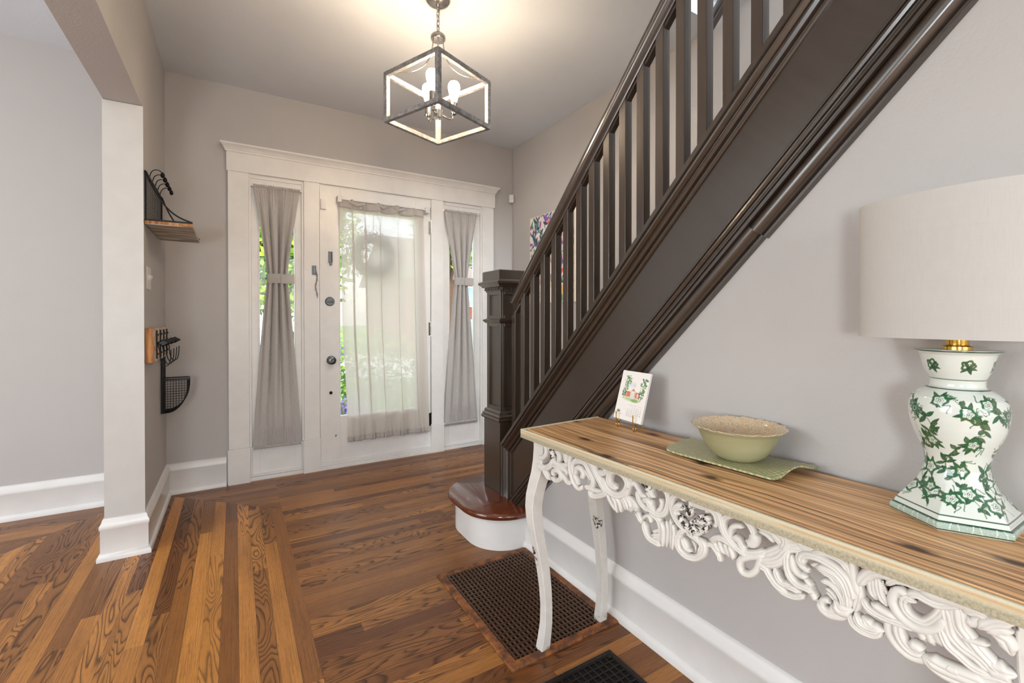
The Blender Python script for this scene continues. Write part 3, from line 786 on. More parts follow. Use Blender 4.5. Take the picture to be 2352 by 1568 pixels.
wr = thing('wall_handrail', (WR, 1.52, 2.7), 'dark moulded handrail on the far wall above the stairs', 'handrail')
m = MB(); m.loft([[(WR - .085 + x * .8, 1.535 - t * .70, 2.745 + t * .71 + n * 1.1) for x, n in hp] for t in (0, 1.6)]); m.build('rail', M['dark'], wr, 35)
for t in (.25, 1.2):
    m = MB(); m.tube([(WR, 1.535 - t * .7, 2.62 + t * .71), (WR - .05, 1.535 - t * .7, 2.62 + t * .71), (WR - .085, 1.535 - t * .7, 2.69 + t * .71)], .007, 8)
    m.build('rail_bracket', M['iron'], wr, 50)

# ------------------------------------------------------------------ pendant lantern
PC = Vector((.880, 2.164, 0)); zT, zB, hw_ = 2.367, 2.120, .1805
pd = thing('pendant_lantern', (PC.x, PC.y, zB), 'grey cube frame pendant lantern with glowing bulbs on a short chain', 'pendant light')
LA = math.radians(22.1); vd = Vector((math.sin(LA), math.cos(LA))); vr = Vector((math.cos(LA), -math.sin(LA)))
def PV(a, b): return (PC.x + vd.x * a + vr.x * b, PC.y + vd.y * a + vr.y * b)     # a away from camera, b to the right
dg = hw_ * math.sqrt(2)
cor = [PV(-dg, -.0), PV(0, dg), PV(dg, 0), PV(0, -dg)]
m = MB(); w = .022
for z in (zB + w / 2, zT - w / 2):
    for i in range(4):
        p, q = Vector(cor[i]), Vector(cor[(i + 1) % 4]); d = (q - p).normalized() * .0
        m.bar((p.x, p.y, z), (q.x, q.y, z), w * .85, w)
for p in cor:
    cc = Vector(p); inn = (Vector((PC.x, PC.y)) - cc).normalized() * .004
    e = (Vector(cor[1]) - Vector(cor[0])).normalized()
    q = [(cc.x + inn.x + a * e.x * w / 2 - b * e.y * w / 2, cc.y + inn.y + a * e.y * w / 2 + b * e.x * w / 2) for a, b in ((-1, -1), (1, -1), (1, 1), (-1, 1))]
    m.prism(q, XY, zB, zT)
bevel(m.build('cube_frame', M['greywood'], pd), .0015)
m = MB(); m.lathe([(.016, 2.548), (.034, 2.550), (.037, 2.556), (.037, 2.570), (.030, 2.578), (.012, 2.582), (.008, 2.60)], (PC.x, PC.y, 0), 28); m.build('top_cap', M['chrome'], pd, 40)
for i, p in enumerate(cor):
    d = (Vector(p) - Vector((PC.x, PC.y)))
    pts = []
    for t in np.linspace(0, 1, 16):
        r = .10 + .87 * (t ** 1.9); z = 2.553 - (2.553 - zT - .004) * (1 - (1 - t) ** 2.4) 
        pts.append((PC.x + d.x * r, PC.y + d.y * r, z if t < 1 else zT + .002))
    m = MB(); m.tube(pts, .0032, 8); m.lathe([(.004, zT), (.004, zT + .008), (.0005, zT + .012)], (PC.x + d.x * .97, PC.y + d.y * .97, 0), 8); m.build('curved_rod', M['chrome'], pd, 50)
m = MB(); m.tube([(PC.x, PC.y, 2.56), (PC.x, PC.y, 2.16)], .0045, 10)
m.lathe([(.004, 2.150), (.006, 2.156), (.024, 2.160), (.024, 2.196), (.016, 2.200), (.005, 2.202)], (PC.x, PC.y, 0), 28); m.build('centre_stem', M['chrome'], pd, 40)
for i, ang in enumerate((15, -110, 128)):
    a = R(ang); ox, oy = PV(math.sin(a) * .083, math.cos(a) * .083)
    u = Vector((ox - PC.x, oy - PC.y)).normalized()
    pts = [(PC.x + u.x * .022, PC.y + u.y * .022, 2.176), (PC.x + u.x * .055, PC.y + u.y * .055, 2.166), (ox - u.x * .008, oy - u.y * .008, 2.170), (ox, oy, 2.190)]
    m = MB(); m.tube(crom(pts, 5), .0045, 8); m.lathe([(.006, 2.185), (.017, 2.190), (.019, 2.197), (.015, 2.200), (.0155, 2.202), (.0155, 2.252), (.012, 2.254)], (ox, oy, 0), 20)
    arm = m.build('lamp_arm', M['chrome'], pd, 40)
    m = MB(); m.lathe([(.012, 2.246), (.0135, 2.256), (.018, 2.275), (.0265, 2.306), (.0305, 2.327), (.0290, 2.343), (.021, 2.356), (.008, 2.3615), (.0005, 2.362)], (ox, oy, 0), 24)
    m.build('light_bulb', M['bulb'], arm, 60)
m = MB(); m.lathe([(.062, CH), (.062, CH - .006), (.055, CH - .016), (.036, CH - .026), (.014, CH - .030), (.008, CH - .040)], (PC.x, PC.y, 0), 32); m.build('ceiling_canopy', M['chrome'], pd, 40)
m = MB()
for k in range(5):
    zc = 2.610 + k * .0245; a = R(25 + 90 * (k % 2))
    m.tube([(PC.x + .009 * math.cos(t) * math.cos(a), PC.y + .009 * math.cos(t) * math.sin(a), zc + .0165 * math.sin(t)) for t in np.linspace(0, 2 * math.pi, 18, endpoint=False)], .0024, 7, closed=True)
m.tube(crom([(PC.x + .003, PC.y, 2.595), (PC.x - .004, PC.y, 2.64), (PC.x + .005, PC.y + .002, 2.68), (PC.x, PC.y, 2.72)], 5), .0016, 6)
m.build('chain', M['chrome'], pd, 60)

# ------------------------------------------------------------------ console table
TO = Vector((.853, 1.322)); ES = Vector((.040, -.9992)); ED = Vector((.9992, .040)); TL, TD, ZT = 1.208, .356, .768
def T(s, d, z): p = TO + ES * s + ED * d; return (p.x, p.y, z)
tb_ = thing('console_table', T(TL / 2, TD / 2, 0), 'white chipped-paint console table with carved openwork apron and pine top', 'table')
def obox(m, s0, s1, d0, d1, z0, z1): m.prism([(s0, d0), (s1, d0), (s1, d1), (s0, d1)], lambda p, h: T(p[0], p[1], h), z0, z1)
# top: local axes follow the grain, so the boards stay inside the material
def local_obj(name, fn, mat, w=.002):
    m = MB(); fn(m); me = m.build(name, mat, None, None, (0, 0, 0))
    me.parent = tb_; me.location = Vector(T(0, 0, ZT - .030)) - Vector(tb_.location); me.rotation_euler = (0, 0, math.atan2(ED.y, ED.x)); return me
o = local_obj('tabletop', lambda m: m.box((.006, -TL + .006, .004), (TD - .004, -.006, .030)), M['pine']); bevel(o, .001)
def lip(m):
    path = [(TD, 0), (0, 0), (0, -TL), (TD, -TL)]
    prof = [(0, -.0005), (.0035, .0), (.0055, .003), (.0055, .024), (.003, .0285), (-.006, .0302), (-.008, .0302), (-.008, .001), (-.004, -.0005)]
    m.sweep([Vector(p) for p in path], [(-a if 0 else a, b) for a, b in prof], lambda p, h: (p.x, p.y, h))
m = MB()
for sgn_ in (1,):
    pass
o = local_obj('edge_band', lambda m: m.sweep([(TD, 0), (0, 0), (0, -TL), (TD, -TL)], [(b_, h_) for b_, h_ in [(0.004, .0), (-.003, .001), (-.005, .005), (-.005, .023), (-.002, .0285), (.007, .0306), (.009, .0300), (.009, .001)]][::1], lambda p, h: (p.x, p.y, h)), M['edge'])
def leg(s0, d0, ss, dd_):
    """near-square cabriole leg; (s0,d0) the outer corner, ss/dd the inward directions"""
    rings = []
    prof = [(.738, .052, 0), (.70, .052, .0), (.66, .052, -.002), (.62, .051, -.006), (.58, .048, -.013), (.54, .046, -.019), (.50, .044, -.021), (.45, .042, -.018), (.40, .040, -.011), (.34, .037, -.001), (.28, .034, .008), (.22, .032, .014), (.16, .031, .017), (.10, .032, .016), (.05, .034, .011), (.02, .036, .007), (.005, .034, .006), (0, .030, .007)]
    for z, w_, off in prof:
        a = s0 + ss * off; b = d0 + dd_ * (off if dd_ > 0 else .004)
        c = [(a, b), (a + ss * w_, b), (a + ss * w_, b + dd_ * w_), (a, b + dd_ * w_)]
        k = .05; q = []
        for i in range(4):
            p, n_, l_ = Vector(c[i]), Vector(c[(i + 1) % 4]), Vector(c[i - 1])
            q += [p + (l_ - p) * k, p + (n_ - p) * k]
        rings.append([T(p.x, p.y, z) for p in q])
    m = MB(); m.loft(rings); return m.build('leg', M['chip'], tb_, 38)
for s0, ss in ((.012, 1), (TL - .008, -1)):
    for d0, dd_ in ((.030, 1), (TD - .006, -1)): leg(s0, d0, ss, dd_)
m = MB()
for s_a in (.012, TL - .03): obox(m, s_a, s_a + .018, .08, TD - .05, .66, .738)
obox(m, .06, TL - .06, TD - .028, TD - .010, .66, .738); m.build('rear_apron', M['chip'], tb_)
APRON = [(13,1,[(55,735),(77,731),(89,715),(86,696),(68,680),(52,682)]),
(17,3,[(77,734),(107,728),(118,713),(124,691),(113,668),(83,650),(52,649)]),
(14,2,[(101,738),(136,735),(147,722),(158,710),(153,691)]),
(21,3,[(147,734),(180,730),(191,711),(193,696)]),
(10,1,[(164,733),(204,736),(212,727)]),
(20,2,[(74,648),(89,632),(107,622)]),
(13,2,[(124,632),(147,628),(169,642),(166,659),(150,662),(131,653),(136,643)]),
(13,2,[(124,671),(158,674),(191,673),(199,663)]),
(14,2,[(164,658),(180,649),(199,637),(217,642)]),
(17,1,[(46,652),(62,644),(83,654)]),
(14,1,[(124,687),(141,681),(169,681),(199,691)]),
(11,1,[(218,730),(211,709),(212,684),(224,653),(243,636),(259,636),(270,648)]),
(13,1,[(243,723),(222,699),(227,676),(243,658),(245,646)]),
(10,1,[(243,684),(233,671),(240,658),(253,649)]),
(14,1,[(232,678),(243,694),(262,696),(271,683),(262,671)]),
(14,2,[(225,706),(255,719),(279,717),(298,699),(312,682),(312,668),(299,652),(280,651)]),
(19,3,[(248,736),(287,737),(308,728),(322,712),(337,694),(355,676),(368,664)]),
(15,1,[(222,733),(237,733),(253,730)]),
(15,2,[(315,730),(346,732),(368,725),(355,711),(335,710)]),
(9,1,[(275,696),(287,686),(299,675)]),
(10,1,[(337,698),(342,683),(355,671)]),
(14,2,[(299,640),(313,633),(335,639),(360,653),(372,665)]),
(10,1,[(303,648),(326,651),(351,657)]),
(16,2,[(357,695),(370,673),(391,664),(418,668),(438,686),(446,708),(436,724),(418,731),(393,729),(379,713),(379,694),(394,686),(408,687)]),
(11,1,[(366,668),(377,645),(392,630),(406,622)]),
(9,1,[(389,658),(402,644),(408,620)]),
(9,1,[(402,661),(416,649),(424,627)]),
(9,1,[(415,664),(428,653),(436,636)]),
(9,1,[(428,666),(440,657),(448,640)]),
(9,1,[(440,670),(452,661),(459,644)]),
(9,1,[(450,670),(463,663),(471,649)]),
(9,1,[(379,661),(418,665),(453,670),(472,660),(478,652)]),
(12,2,[(440,673),(448,700),(455,721),(472,735),(491,732),(503,720)]),
(11,1,[(453,707),(467,714),(480,702),(489,692),(505,692)]),
(12,2,[(476,694),(485,676),(498,666),(511,663),(523,678),(516,688)]),
(13,2,[(489,732),(503,725),(512,712),(516,698)]),
(14,2,[(454,642),(472,646),(485,636),(493,624)]),
(14,1,[(518,733),(517,717),(520,705),(529,701)]),
(13,2,[(511,732),(546,736),(566,728),(574,712),(572,691),(563,671),(546,661),(524,663),(501,666)]),
(6,1,[(543,722),(556,726),(566,716)]),
(10,1,[(548,700),(554,694),(551,679),(539,667)]),
(13,2,[(497,682),(512,685),(520,676),(532,670)]),
(11,2,[(622,722),(613,728),(598,727),(587,716),(584,697),(590,677),(604,662),(622,654),(643,654),(664,664),(681,682)]),
(16,3,[(619,704),(606,702),(596,688),(606,676),(619,665),(639,662)]),
(9,1,[(591,727),(613,732),(633,732),(638,719),(637,703)]),
(16,1,[(628,698),(633,698),(641,704)]),
(14,3,[(640,726),(654,724),(671,725),(692,728),(705,722),(712,709),(717,692),(727,678),(742,666),(750,662)]),
(9,1,[(675,714),(685,721),(697,714),(702,698),(696,689)]),
(12,1,[(685,703),(671,698),(660,700)]),
(11,1,[(652,687),(666,686),(684,693)]),
(8,1,[(647,684),(639,677),(640,669),(653,663)]),
(8,1,[(646,679),(655,673),(669,673),(680,682)]),
(9,1,[(759,711),(747,709),(736,701),(732,689),(737,676),(749,666)]),
(11,2,[(785,706),(780,716),(771,726),(754,732),(732,726),(718,712),(716,694),(725,677),(737,664),(752,660)]),
(17,1,[(784,708),(785,697),(780,687),(772,687)]),
(11,2,[(740,683),(752,682),(759,673),(767,667)]),
(10,2,[(792,725),(807,729),(824,726)]),
(8,1,[(497,635),(512,647),(522,642),(524,634)]),
(14,2,[(519,654),(541,649),(550,633),(551,614),(541,591)]),
(9,1,[(556,646),(562,625),(560,590)]),
(8,1,[(568,652),(573,629),(569,591)]),
(8,1,[(579,660),(582,640),(580,593)]),
(8,1,[(590,652),(593,631),(589,594)]),
(8,1,[(599,641),(600,620),(598,595)]),
(14,2,[(501,624),(505,606),(517,592),(536,589),(553,589)]),
(8,1,[(529,612),(541,619),(550,625)]),
(7,1,[(527,603),(545,611)]),
(7,1,[(529,598),(546,605)]),
(11,2,[(622,653),(606,637),(603,618),(607,602),(620,594)]),
(11,1,[(616,629),(624,617),(627,605)]),
(11,2,[(630,647),(646,646),(660,641),(666,632),(659,613)]),
(5,1,[(640,634),(648,626),(649,614)]),
(8,1,[(622,653),(637,655),(652,658)]),
(9,1,[(665,633),(678,642),(689,641)]),
(9,1,[(691,652),(703,664),(717,667),(732,662)]),
(13,2,[(613,643),(601,625),(604,604),(623,593),(647,597),(666,614),(672,633),(664,648)]),
(10,1,[(613,626),(623,610),(638,610)]),
(10,2,[(666,633),(687,644),(700,636),(708,625),(707,617)]),
(11,2,[(689,657),(711,670),(741,666),(769,656)]),
(10,1,[(695,655),(700,645),(709,638)]),
(10,1,[(707,660),(711,647),(720,639)]),
(10,1,[(720,661),(724,649),(730,637)]),
(10,1,[(732,660),(739,649),(741,638)]),
(13,3,[(790,725),(806,728),(822,725),(832,714),(840,708)]),
(7,1,[(797,718),(811,716),(823,708)]),
(12,2,[(827,727),(843,725),(846,713),(839,700)]),
(10,1,[(872,719),(870,727),(859,726),(850,718),(849,709),(858,711)]),
(17,3,[(807,672),(823,685),(839,698),(856,709),(873,714)]),
(18,3,[(801,657),(823,667),(839,681),(850,700)]),
(7,1,[(807,651),(823,656),(839,670)]),
(12,2,[(753,661),(772,662),(795,672),(807,682)]),
(11,1,[(804,671),(791,664),(772,654),(757,642),(754,628),(761,617),(776,620),(789,635),(795,652),(802,670)]),
(12,2,[(795,646),(808,647),(818,635),(830,624),(846,620)]),
(10,2,[(827,655),(832,642),(841,634),(855,637)]),
(11,2,[(849,694),(849,671),(856,654),(868,645),(883,645),(895,644)]),
(10,1,[(858,694),(861,673),(872,665),(883,667)]),
(10,1,[(868,705),(871,686),(881,679),(886,681)]),
(19,1,[(864,720),(888,722),(906,723)]),
(13,2,[(878,689),(876,699),(885,708),(901,711),(918,709),(935,703),(948,691),(955,673),(956,663)]),
(10,2,[(895,718),(913,724),(929,724),(942,720),(951,710)]),
(8,1,[(891,691),(908,695),(923,689),(935,677),(940,664)]),
(6,1,[(909,685),(921,684),(931,675)]),
(12,1,[(940,723),(951,711),(959,696),(961,674)]),
(10,1,[(956,727),(957,711),(961,692),(965,675)]),
(10,2,[(819,637),(824,628),(831,620),(845,615),(859,616),(870,621),(878,628)]),
(11,2,[(829,651),(833,637),(845,632),(857,631),(870,631)]),
(9,2,[(849,664),(851,653),(861,644),(875,644),(885,649),(892,656)]),
(8,1,[(860,672),(867,666),(881,667)]),
(7,1,[(881,661),(887,658),(892,653)]),
(11,1,[(887,651),(891,641),(896,633),(899,630)]),
(8,2,[(910,672),(921,673),(933,667),(941,655),(943,644)]),
(6,1,[(916,660),(925,657),(933,648)]),
(5,1,[(916,653),(922,650),(930,643)]),
(12,3,[(903,693),(916,694),(932,692),(943,682),(949,667),(951,645)]),
(9,1,[(932,679),(941,671),(946,658),(945,642)]),
(12,2,[(954,717),(960,704),(964,686),(965,667),(960,643)]),
(9,1,[(928,636),(926,626),(919,620),(910,623),(909,632),(915,638),(921,637)]),
(12,1,[(904,628),(909,618),(918,614),(928,616),(942,623),(951,637)]),
(20,2,[(934,642),(940,635),(952,641)]),
(9,2,[(952,634),(956,620),(965,614),(977,613),(988,616),(997,626)]),
(13,3,[(963,638),(969,627),(981,625),(994,630)]),
(9,2,[(970,669),(974,660),(981,653),(994,650)]),
(14,2,[(966,693),(974,709),(982,720),(995,726)]),
(14,2,[(975,705),(983,718),(996,725),(1010,726)]),
(12,2,[(983,713),(984,692),(989,680)]),
(12,2,[(992,715),(995,692),(1003,677)]),
(7,1,[(999,714),(1002,702),(1006,693)]),
(9,2,[(1005,711),(1014,721),(1027,725),(1040,725),(1052,726)]),
(12,1,[(1028,705),(1025,708),(1018,707),(1013,696),(1012,686),(1018,673),(1029,663),(1042,660),(1057,665),(1069,677),(1075,693)]),
(11,2,[(1039,700),(1030,701),(1026,692),(1029,681),(1038,674),(1051,674),(1061,684),(1069,698),(1073,709)]),
(11,2,[(1032,707),(1042,713),(1055,711),(1067,710),(1081,716),(1094,724)]),
(13,1,[(1049,722),(1071,723),(1090,725),(1105,727)]),
(10,2,[(972,669),(979,659),(993,654),(1009,654),(1025,656),(1041,657)]),
(10,1,[(986,669),(998,665),(1016,662)]),
(13,2,[(974,638),(984,630),(998,631)]),
(10,1,[(1006,651),(1006,634),(1012,621),(1022,612),(1034,608),(1048,611),(1054,618)]),
(14,2,[(1019,656),(1020,638),(1027,625),(1038,619),(1049,623)]),
(14,1,[(1034,629),(1043,629),(1047,625)]),
(9,1,[(1052,621),(1059,611),(1071,606),(1085,605),(1098,607),(1113,613)]),
(19,2,[(1057,621),(1071,618),(1087,619),(1105,621),(1120,623)]),
(11,1,[(1078,623),(1085,622),(1094,624)]),
(10,2,[(1071,676),(1079,656),(1093,647),(1108,639),(1123,639)]),
(13,2,[(1076,708),(1079,691),(1083,673),(1095,661),(1112,654),(1123,645)]),
(17,3,[(1089,719),(1090,702),(1093,689),(1102,678),(1112,666),(1123,656),(1133,647)]),
(8,1,[(1096,675),(1109,678),(1122,681)]),
(13,2,[(1113,628),(1127,633),(1143,638)]),
(23,2,[(1123,649),(1133,649),(1143,652)]),
(10,1,[(1048,658),(1050,651),(1053,647)]),
(10,1,[(1057,663),(1059,654),(1063,647)]),
(10,1,[(1065,670),(1068,659),(1072,651)]),
(12,2,[(1098,717),(1109,722),(1121,721)]),
(11,1,[(1102,707),(1106,703),(1114,714)]),
(14,2,[(1115,703),(1123,713),(1133,720),(1144,724)]),
(11,1,[(1123,700),(1133,708),(1144,712)]),
(17,2,[(1130,698),(1139,696),(1144,684)])]
def carve(strokes):
    m = MB(); rr = random.Random(5)
    for w_, lob, pts in strokes:
        w_ = w_ / 1000 * 1.36; P = crom([(a / 1000, b / 1000) for a, b in pts], 7); n = len(P)
        # clamp under the top
        rings = []; base = .030 + rr.uniform(-.003, .003); K = 6 * lob + 4
        for i, p in enumerate(P):
            d = (P[min(i + 1, n - 1)] - P[max(i - 1, 0)]); d = d.normalized() if d.length > 0 else Vector((1, 0)); nn = Vector((-d.y, d.x))
            t = i / (n - 1); e = min(t, 1 - t); tp = min(1, .50 + (e * (n - 1)) * .16)
            hw2 = w_ / 2 * tp; dep = min(.011, .0055 + w_ * .30) * (.65 + .35 * tp); ring = []
            for j in range(K + 1):
                u = -1 + 2 * j / K
                h = dep * math.sqrt(max(0, 1 - u * u)) ** .8
                if lob > 1: h *= .80 + .20 * abs(math.sin(math.pi * lob * (u + 1) / 2))**.6 * 1.2
                q = p + nn * (hw2 * u); ring.append(T(q.x, base - h, min(q.y, .7385)))
            ring += [T((p - nn * (hw2 * .8 * u)).x, base + .010, min((p - nn * (hw2 * .8 * u)).y, .7385)) for u in (-1, 0, 1)]
            rings.append(ring)
        # rounded ends
        def endcap(r, p, d):
            c = Vector((0, 0, 0))
            for v in r: c += Vector(v)
            c /= len(r); out = []
            for f, g in ((.72, .55), (.35, .85), (.05, 1.0)):
                out.append([tuple(c + (Vector(v) - c) * f + Vector((ES.x * d.x, ES.y * d.x, d.y)) * (w_ * .26 * g)) for v in r])
            return [[(x, y, min(z, .7385)) for x, y, z in q] for q in out]
        d0 = (P[0] - P[1]).normalized(); d1 = (P[-1] - P[-2]).normalized()
        rings = endcap(rings[0], P[0], d0)[::-1] + rings + endcap(rings[-1], P[-1], d1)
        m.loft(rings)
    m.box(T(.06, .030, .7300)[:2] + (.7300,), T(.06, .030, .7300)[:2] + (.7301,)) if 0 else None
    obox(m, .058, TL - .058, .029, .040, .727, .7385)
    return m.build('carved_apron', M['chip'], tb_, 50)
carve(APRON)

# ------------------------------------------------------------------ table lamp with painted porcelain base
LC = Vector((1.172, .300)); lz = ZT
lamp = thing('table_lamp', (LC.x, LC.y, lz), 'green floral porcelain lamp with a white oval shade on the console table', 'table lamp')
prof = [(0, .0), (.086, .0), (.093, .004), (.0945, .010), (.0945, .014), (.092, .018), (.087, .0205), (.086, .026), (.0835, .030), (.077, .040), (.067, .055), (.0585, .068), (.0535, .078), (.0485, .092), (.046, .104), (.0465, .118), (.050, .132), (.0565, .148), (.0625, .163), (.067, .178), (.0698, .193), (.0712, .208), (.0705, .222), (.066, .234), (.054, .245), (.043, .252), (.0393, .2545), (.0390, .262), (.0395, .268), (.0425, .274), (.0470, .284), (.0505, .296), (.0525, .307), (.0545, .315), (.0600, .3195), (.0640, .3215), (.0638, .3235), (.060, .3245), (.045, .3250), (.014, .3252), (0, .3252)]
pz = np.array([p[1] for p in prof]); pr = np.array([p[0] for p in prof])
# arclength sampling
pts = np.stack([pr, pz], 1); seg = np.r_[0, np.cumsum(np.hypot(*np.diff(pts, axis=0).T))]
NV, NU = 430, 520
sv = np.linspace(0, seg[-1], NV); rv = np.interp(sv, seg, pr); zv = np.interp(sv, seg, pz)
kern = np.ones(5) / 5
rs = rv.copy(); rs[3:-3] = np.convolve(rv, kern, 'same')[3:-3]; rv = rs
th = np.linspace(0, 2 * math.pi, NU, endpoint=False)
hexf = np.cos(math.pi / 6) / np.cos((th - math.pi) % (math.pi / 3) - math.pi / 6)     # 1 at the corners
hexf = hexf / hexf.max()
soft = 1 - .25 * (1 - hexf) * 0
bl = np.clip((.085 - zv) / .06, 0, 1) ** .8
RR = rv[:, None] * ((1 - bl[:, None]) + bl[:, None] * (hexf[None, :] * 1.06))
PX_ = LC.x + RR * np.cos(th)[None]; PY_ = LC.y + RR * np.sin(th)[None]; PZ_ = lz + np.repeat(zv[:, None], NU, 1)
# painted decoration, drawn on the unrolled surface (arc metres, height metres)
WHITE = np.array(srgb(214, 220, 212)[:3]); GRN = np.array(srgb(44, 100, 62)[:3]); DG = np.array(srgb(26, 68, 50)[:3]); OL = np.array(srgb(80, 112, 70)[:3])
colr = np.ones((NV, NU, 3)) * WHITE
SVg = np.repeat(sv[:, None], NU, 1); 
WIN = [0, NV]
def dab(mask_val, c, a=1.0):
    k = np.clip(mask_val, 0, 1)[..., None] * a; v_ = colr[WIN[0]:WIN[1]]; v_[:] = v_ * (1 - k) + c * k
AA = .0006
def local(s0, t0, reach=.032):
    WIN[0] = int(np.searchsorted(sv, s0 - reach)); WIN[1] = max(WIN[0] + 1, int(np.searchsorted(sv, s0 + reach)))
    dth = (th[None, :] - t0 + math.pi) % (2 * math.pi) - math.pi; w_ = slice(WIN[0], WIN[1])
    return dth * rv[w_, None], SVg[w_] - s0
def leafp(s0, t0, ang, L, wd, c):
    x, y = local(s0, t0); u = x * math.cos(ang) + y * math.sin(ang); v = -x * math.sin(ang) + y * math.cos(ang)
    q = np.clip(u / L, 0, 1); hwv = wd * np.sin(np.pi * q) ** .75 * (1 - .35 * q)
    d = hwv - np.abs(v); inside = (u > 0) & (u < L)
    dab(np.where(inside, np.clip(d / AA + .5, 0, 1), 0), DG); dab(np.where(inside, np.clip((d - .0009) / AA, 0, 1), 0), c)
    dab(np.where(inside & (np.abs(v) < .0003), .6, 0), DG)
def ringp(s0, t0, r, w_, c, lob=0, k=0, fill=None):
    x, y = local(s0, t0); rr_ = np.hypot(x, y); a = np.arctan2(y, x); rl_ = r * (1 + k * np.cos(lob * a))
    if fill is not None: dab(np.clip((rl_ - rr_) / AA + .5, 0, 1), fill)
    dab(np.clip((w_ / 2 - np.abs(rr_ - rl_)) / AA + .5, 0, 1), c)
def vine(pts_, w_, c):
    P = crom(pts_, 8)
    for p in P[::1]:
        x, y = local(p[0], p[1], .003); dab(np.clip((w_ - np.hypot(x, y)) / AA + .5, 0, 1), c)
rn = random.Random(11)
smap = lambda z: float(np.interp(z, zv[5:], sv[5:]))
for ring_i in range(6):
    t0 = math.radians(200 + 60 * ring_i)
    # vines running up the body
    P = [(smap(z), t0 + .42 * math.sin(z * 42 + ring_i * 1.3)) for z in np.linspace(.034, .240, 16)]
    vine(P, .0010, OL)
    for i, (s, t) in enumerate(P[1:-1]):
        r_here = float(np.interp(s, sv, rv)); sc = .75 + .35 * r_here / .07
        for sd in (-1, 1, -1, 1):
            if rn.random() < .85: leafp(s, t, sd * rn.uniform(.3, 1.3) + (math.pi if rn.random() < .5 else 0), .014 * sc * rn.uniform(.6, 1.4), .0042 * sc * rn.uniform(.7, 1.2), GRN if rn.random() < .7 else OL)
        if i % 2 == 0: ringp(s + .003, t + .006 / r_here, .0022, .0009, OL)
    for z, dt in ((.208, 0), (.152, .35), (.052, -.3), (.104, .1), (.228, .5), (.072, .25)):
        s = smap(z) + rn.uniform(-.006, .006); t = t0 + dt + rn.uniform(-.12, .12); kk = rn.uniform(.85, 1.35)
        for q in range(7): leafp(s, t, rn.random() * 6.28, .021 * rn.uniform(.7, 1.15), .0042, GRN if rn.random() < .6 else OL)
        for q in range(3):
            a0_ = rn.random() * 6.28; cs, sn = math.cos(a0_), math.sin(a0_); rh = float(np.interp(s, sv, rv))
            vine([(s + (.012 + .010 * w2) * sn + .006 * math.sin(w2 * 4) * cs, t + ((.012 + .010 * w2) * cs - .006 * math.sin(w2 * 4) * sn) / rh) for w2 in (0, .35, .7, 1.0, 1.2)], .0007, GRN)
        if ring_i % 2 == 0 or z != .208:
            ringp(s, t, .0088 * kk, .0042, GRN, 5, .12, WHITE); ringp(s, t, .0050, .0010, OL, 7, .2); ringp(s, t, .0018, .0012, DG)
        else:
            for q in range(8): leafp(s, t, q * math.pi / 4, .0165, .0032, WHITE)
            ringp(s, t, .0085, .0020, GRN, 8, .15, GRN); ringp(s, t, .0034, .0010, WHITE, 0, 0, DG)
    s = smap(.296); t = t0 + .2
    ringp(s, t, .0085, .0040, GRN, 5, .15, WHITE); ringp(s, t, .0035, .0012, OL, 6, .2)
    for q in (-2.4, -1.2, -.3, .8, 2.0): leafp(s - .004, t, q, .014, .0032, GRN)
WIN[:] = [0, NV]
for z, hh in ((.2510, .0009), (.2685, .0009), (.3215, .0013), (.0190, .0012), (.0290, .0007), (.0060, .0010)):
    dab(np.repeat(np.clip((hh - np.abs(zv - z)) / .0004 + .5, 0, 1)[:, None], NU, 1) * (sv[:, None] > .08), DG)
bandm = (zv > .007) & (zv < .0265) & (sv > .085)
band_l = (zv > .0065) & (zv < .0185) & (rv > .08)
x = th[None, :] * .095; y = SVg
cell = np.floor(x / .016).astype(int) % 2; fx = (x % .016) / .016
hat = np.sin((x * np.where(cell, 1, -1) + y * 1.2) * 2 * math.pi / .0030) > .1
dab(np.where(band_l[:, None], np.where(hat, .75, .28), 0), np.array(srgb(96, 142, 118)[:3]))
dab(np.where(band_l[:, None] & (np.abs(fx - .5 - (y - .092) * 12 * np.where(cell, 1, -1)) < .05), .9, 0), WHITE)
P = np.stack([PX_, PY_, PZ_], 2)[1:-1]
grid_obj('porcelain_base', P, colr[1:-1], M['porcelain'], lamp, closed_u=True)
m = MB(); m.lathe([(.022, .3245), (.022, .329), (.016, .331), (.0165, .334), (.0165, .360), (.012, .364), (.012, .40), (.004, .402), (.004, .612), (.010, .614), (.010, .620), (.004, .628), (.0005, .629)], (LC.x, LC.y, lz), 20)
m.build('lamp_socket', M['brass'], lamp, 40)
m = MB(); SA, SB = .085, .157; z0s, z1s = 1.112, 1.386
outer = lambda k, z: [(LC.x + (SA - k) * math.cos(a), LC.y + (SB - k) * math.sin(a), z) for a in np.linspace(0, 2 * math.pi, 96, endpoint=False)]
m.loft([outer(0, z0s), outer(0, z1s), outer(.002, z1s), outer(.002, z0s), outer(0, z0s)], False)
m.build('lamp_shade', M['shade'], lamp, 40)
m = MB()
for a in (0, 90, 180, 270): m.tube([(LC.x, LC.y, 1.375), (LC.x + (SA - .002) * math.cos(R(a)), LC.y + (SB - .002) * math.sin(R(a)), 1.378)], .0015, 6)
m.build('shade_spider', M['brass'], lamp, 40)

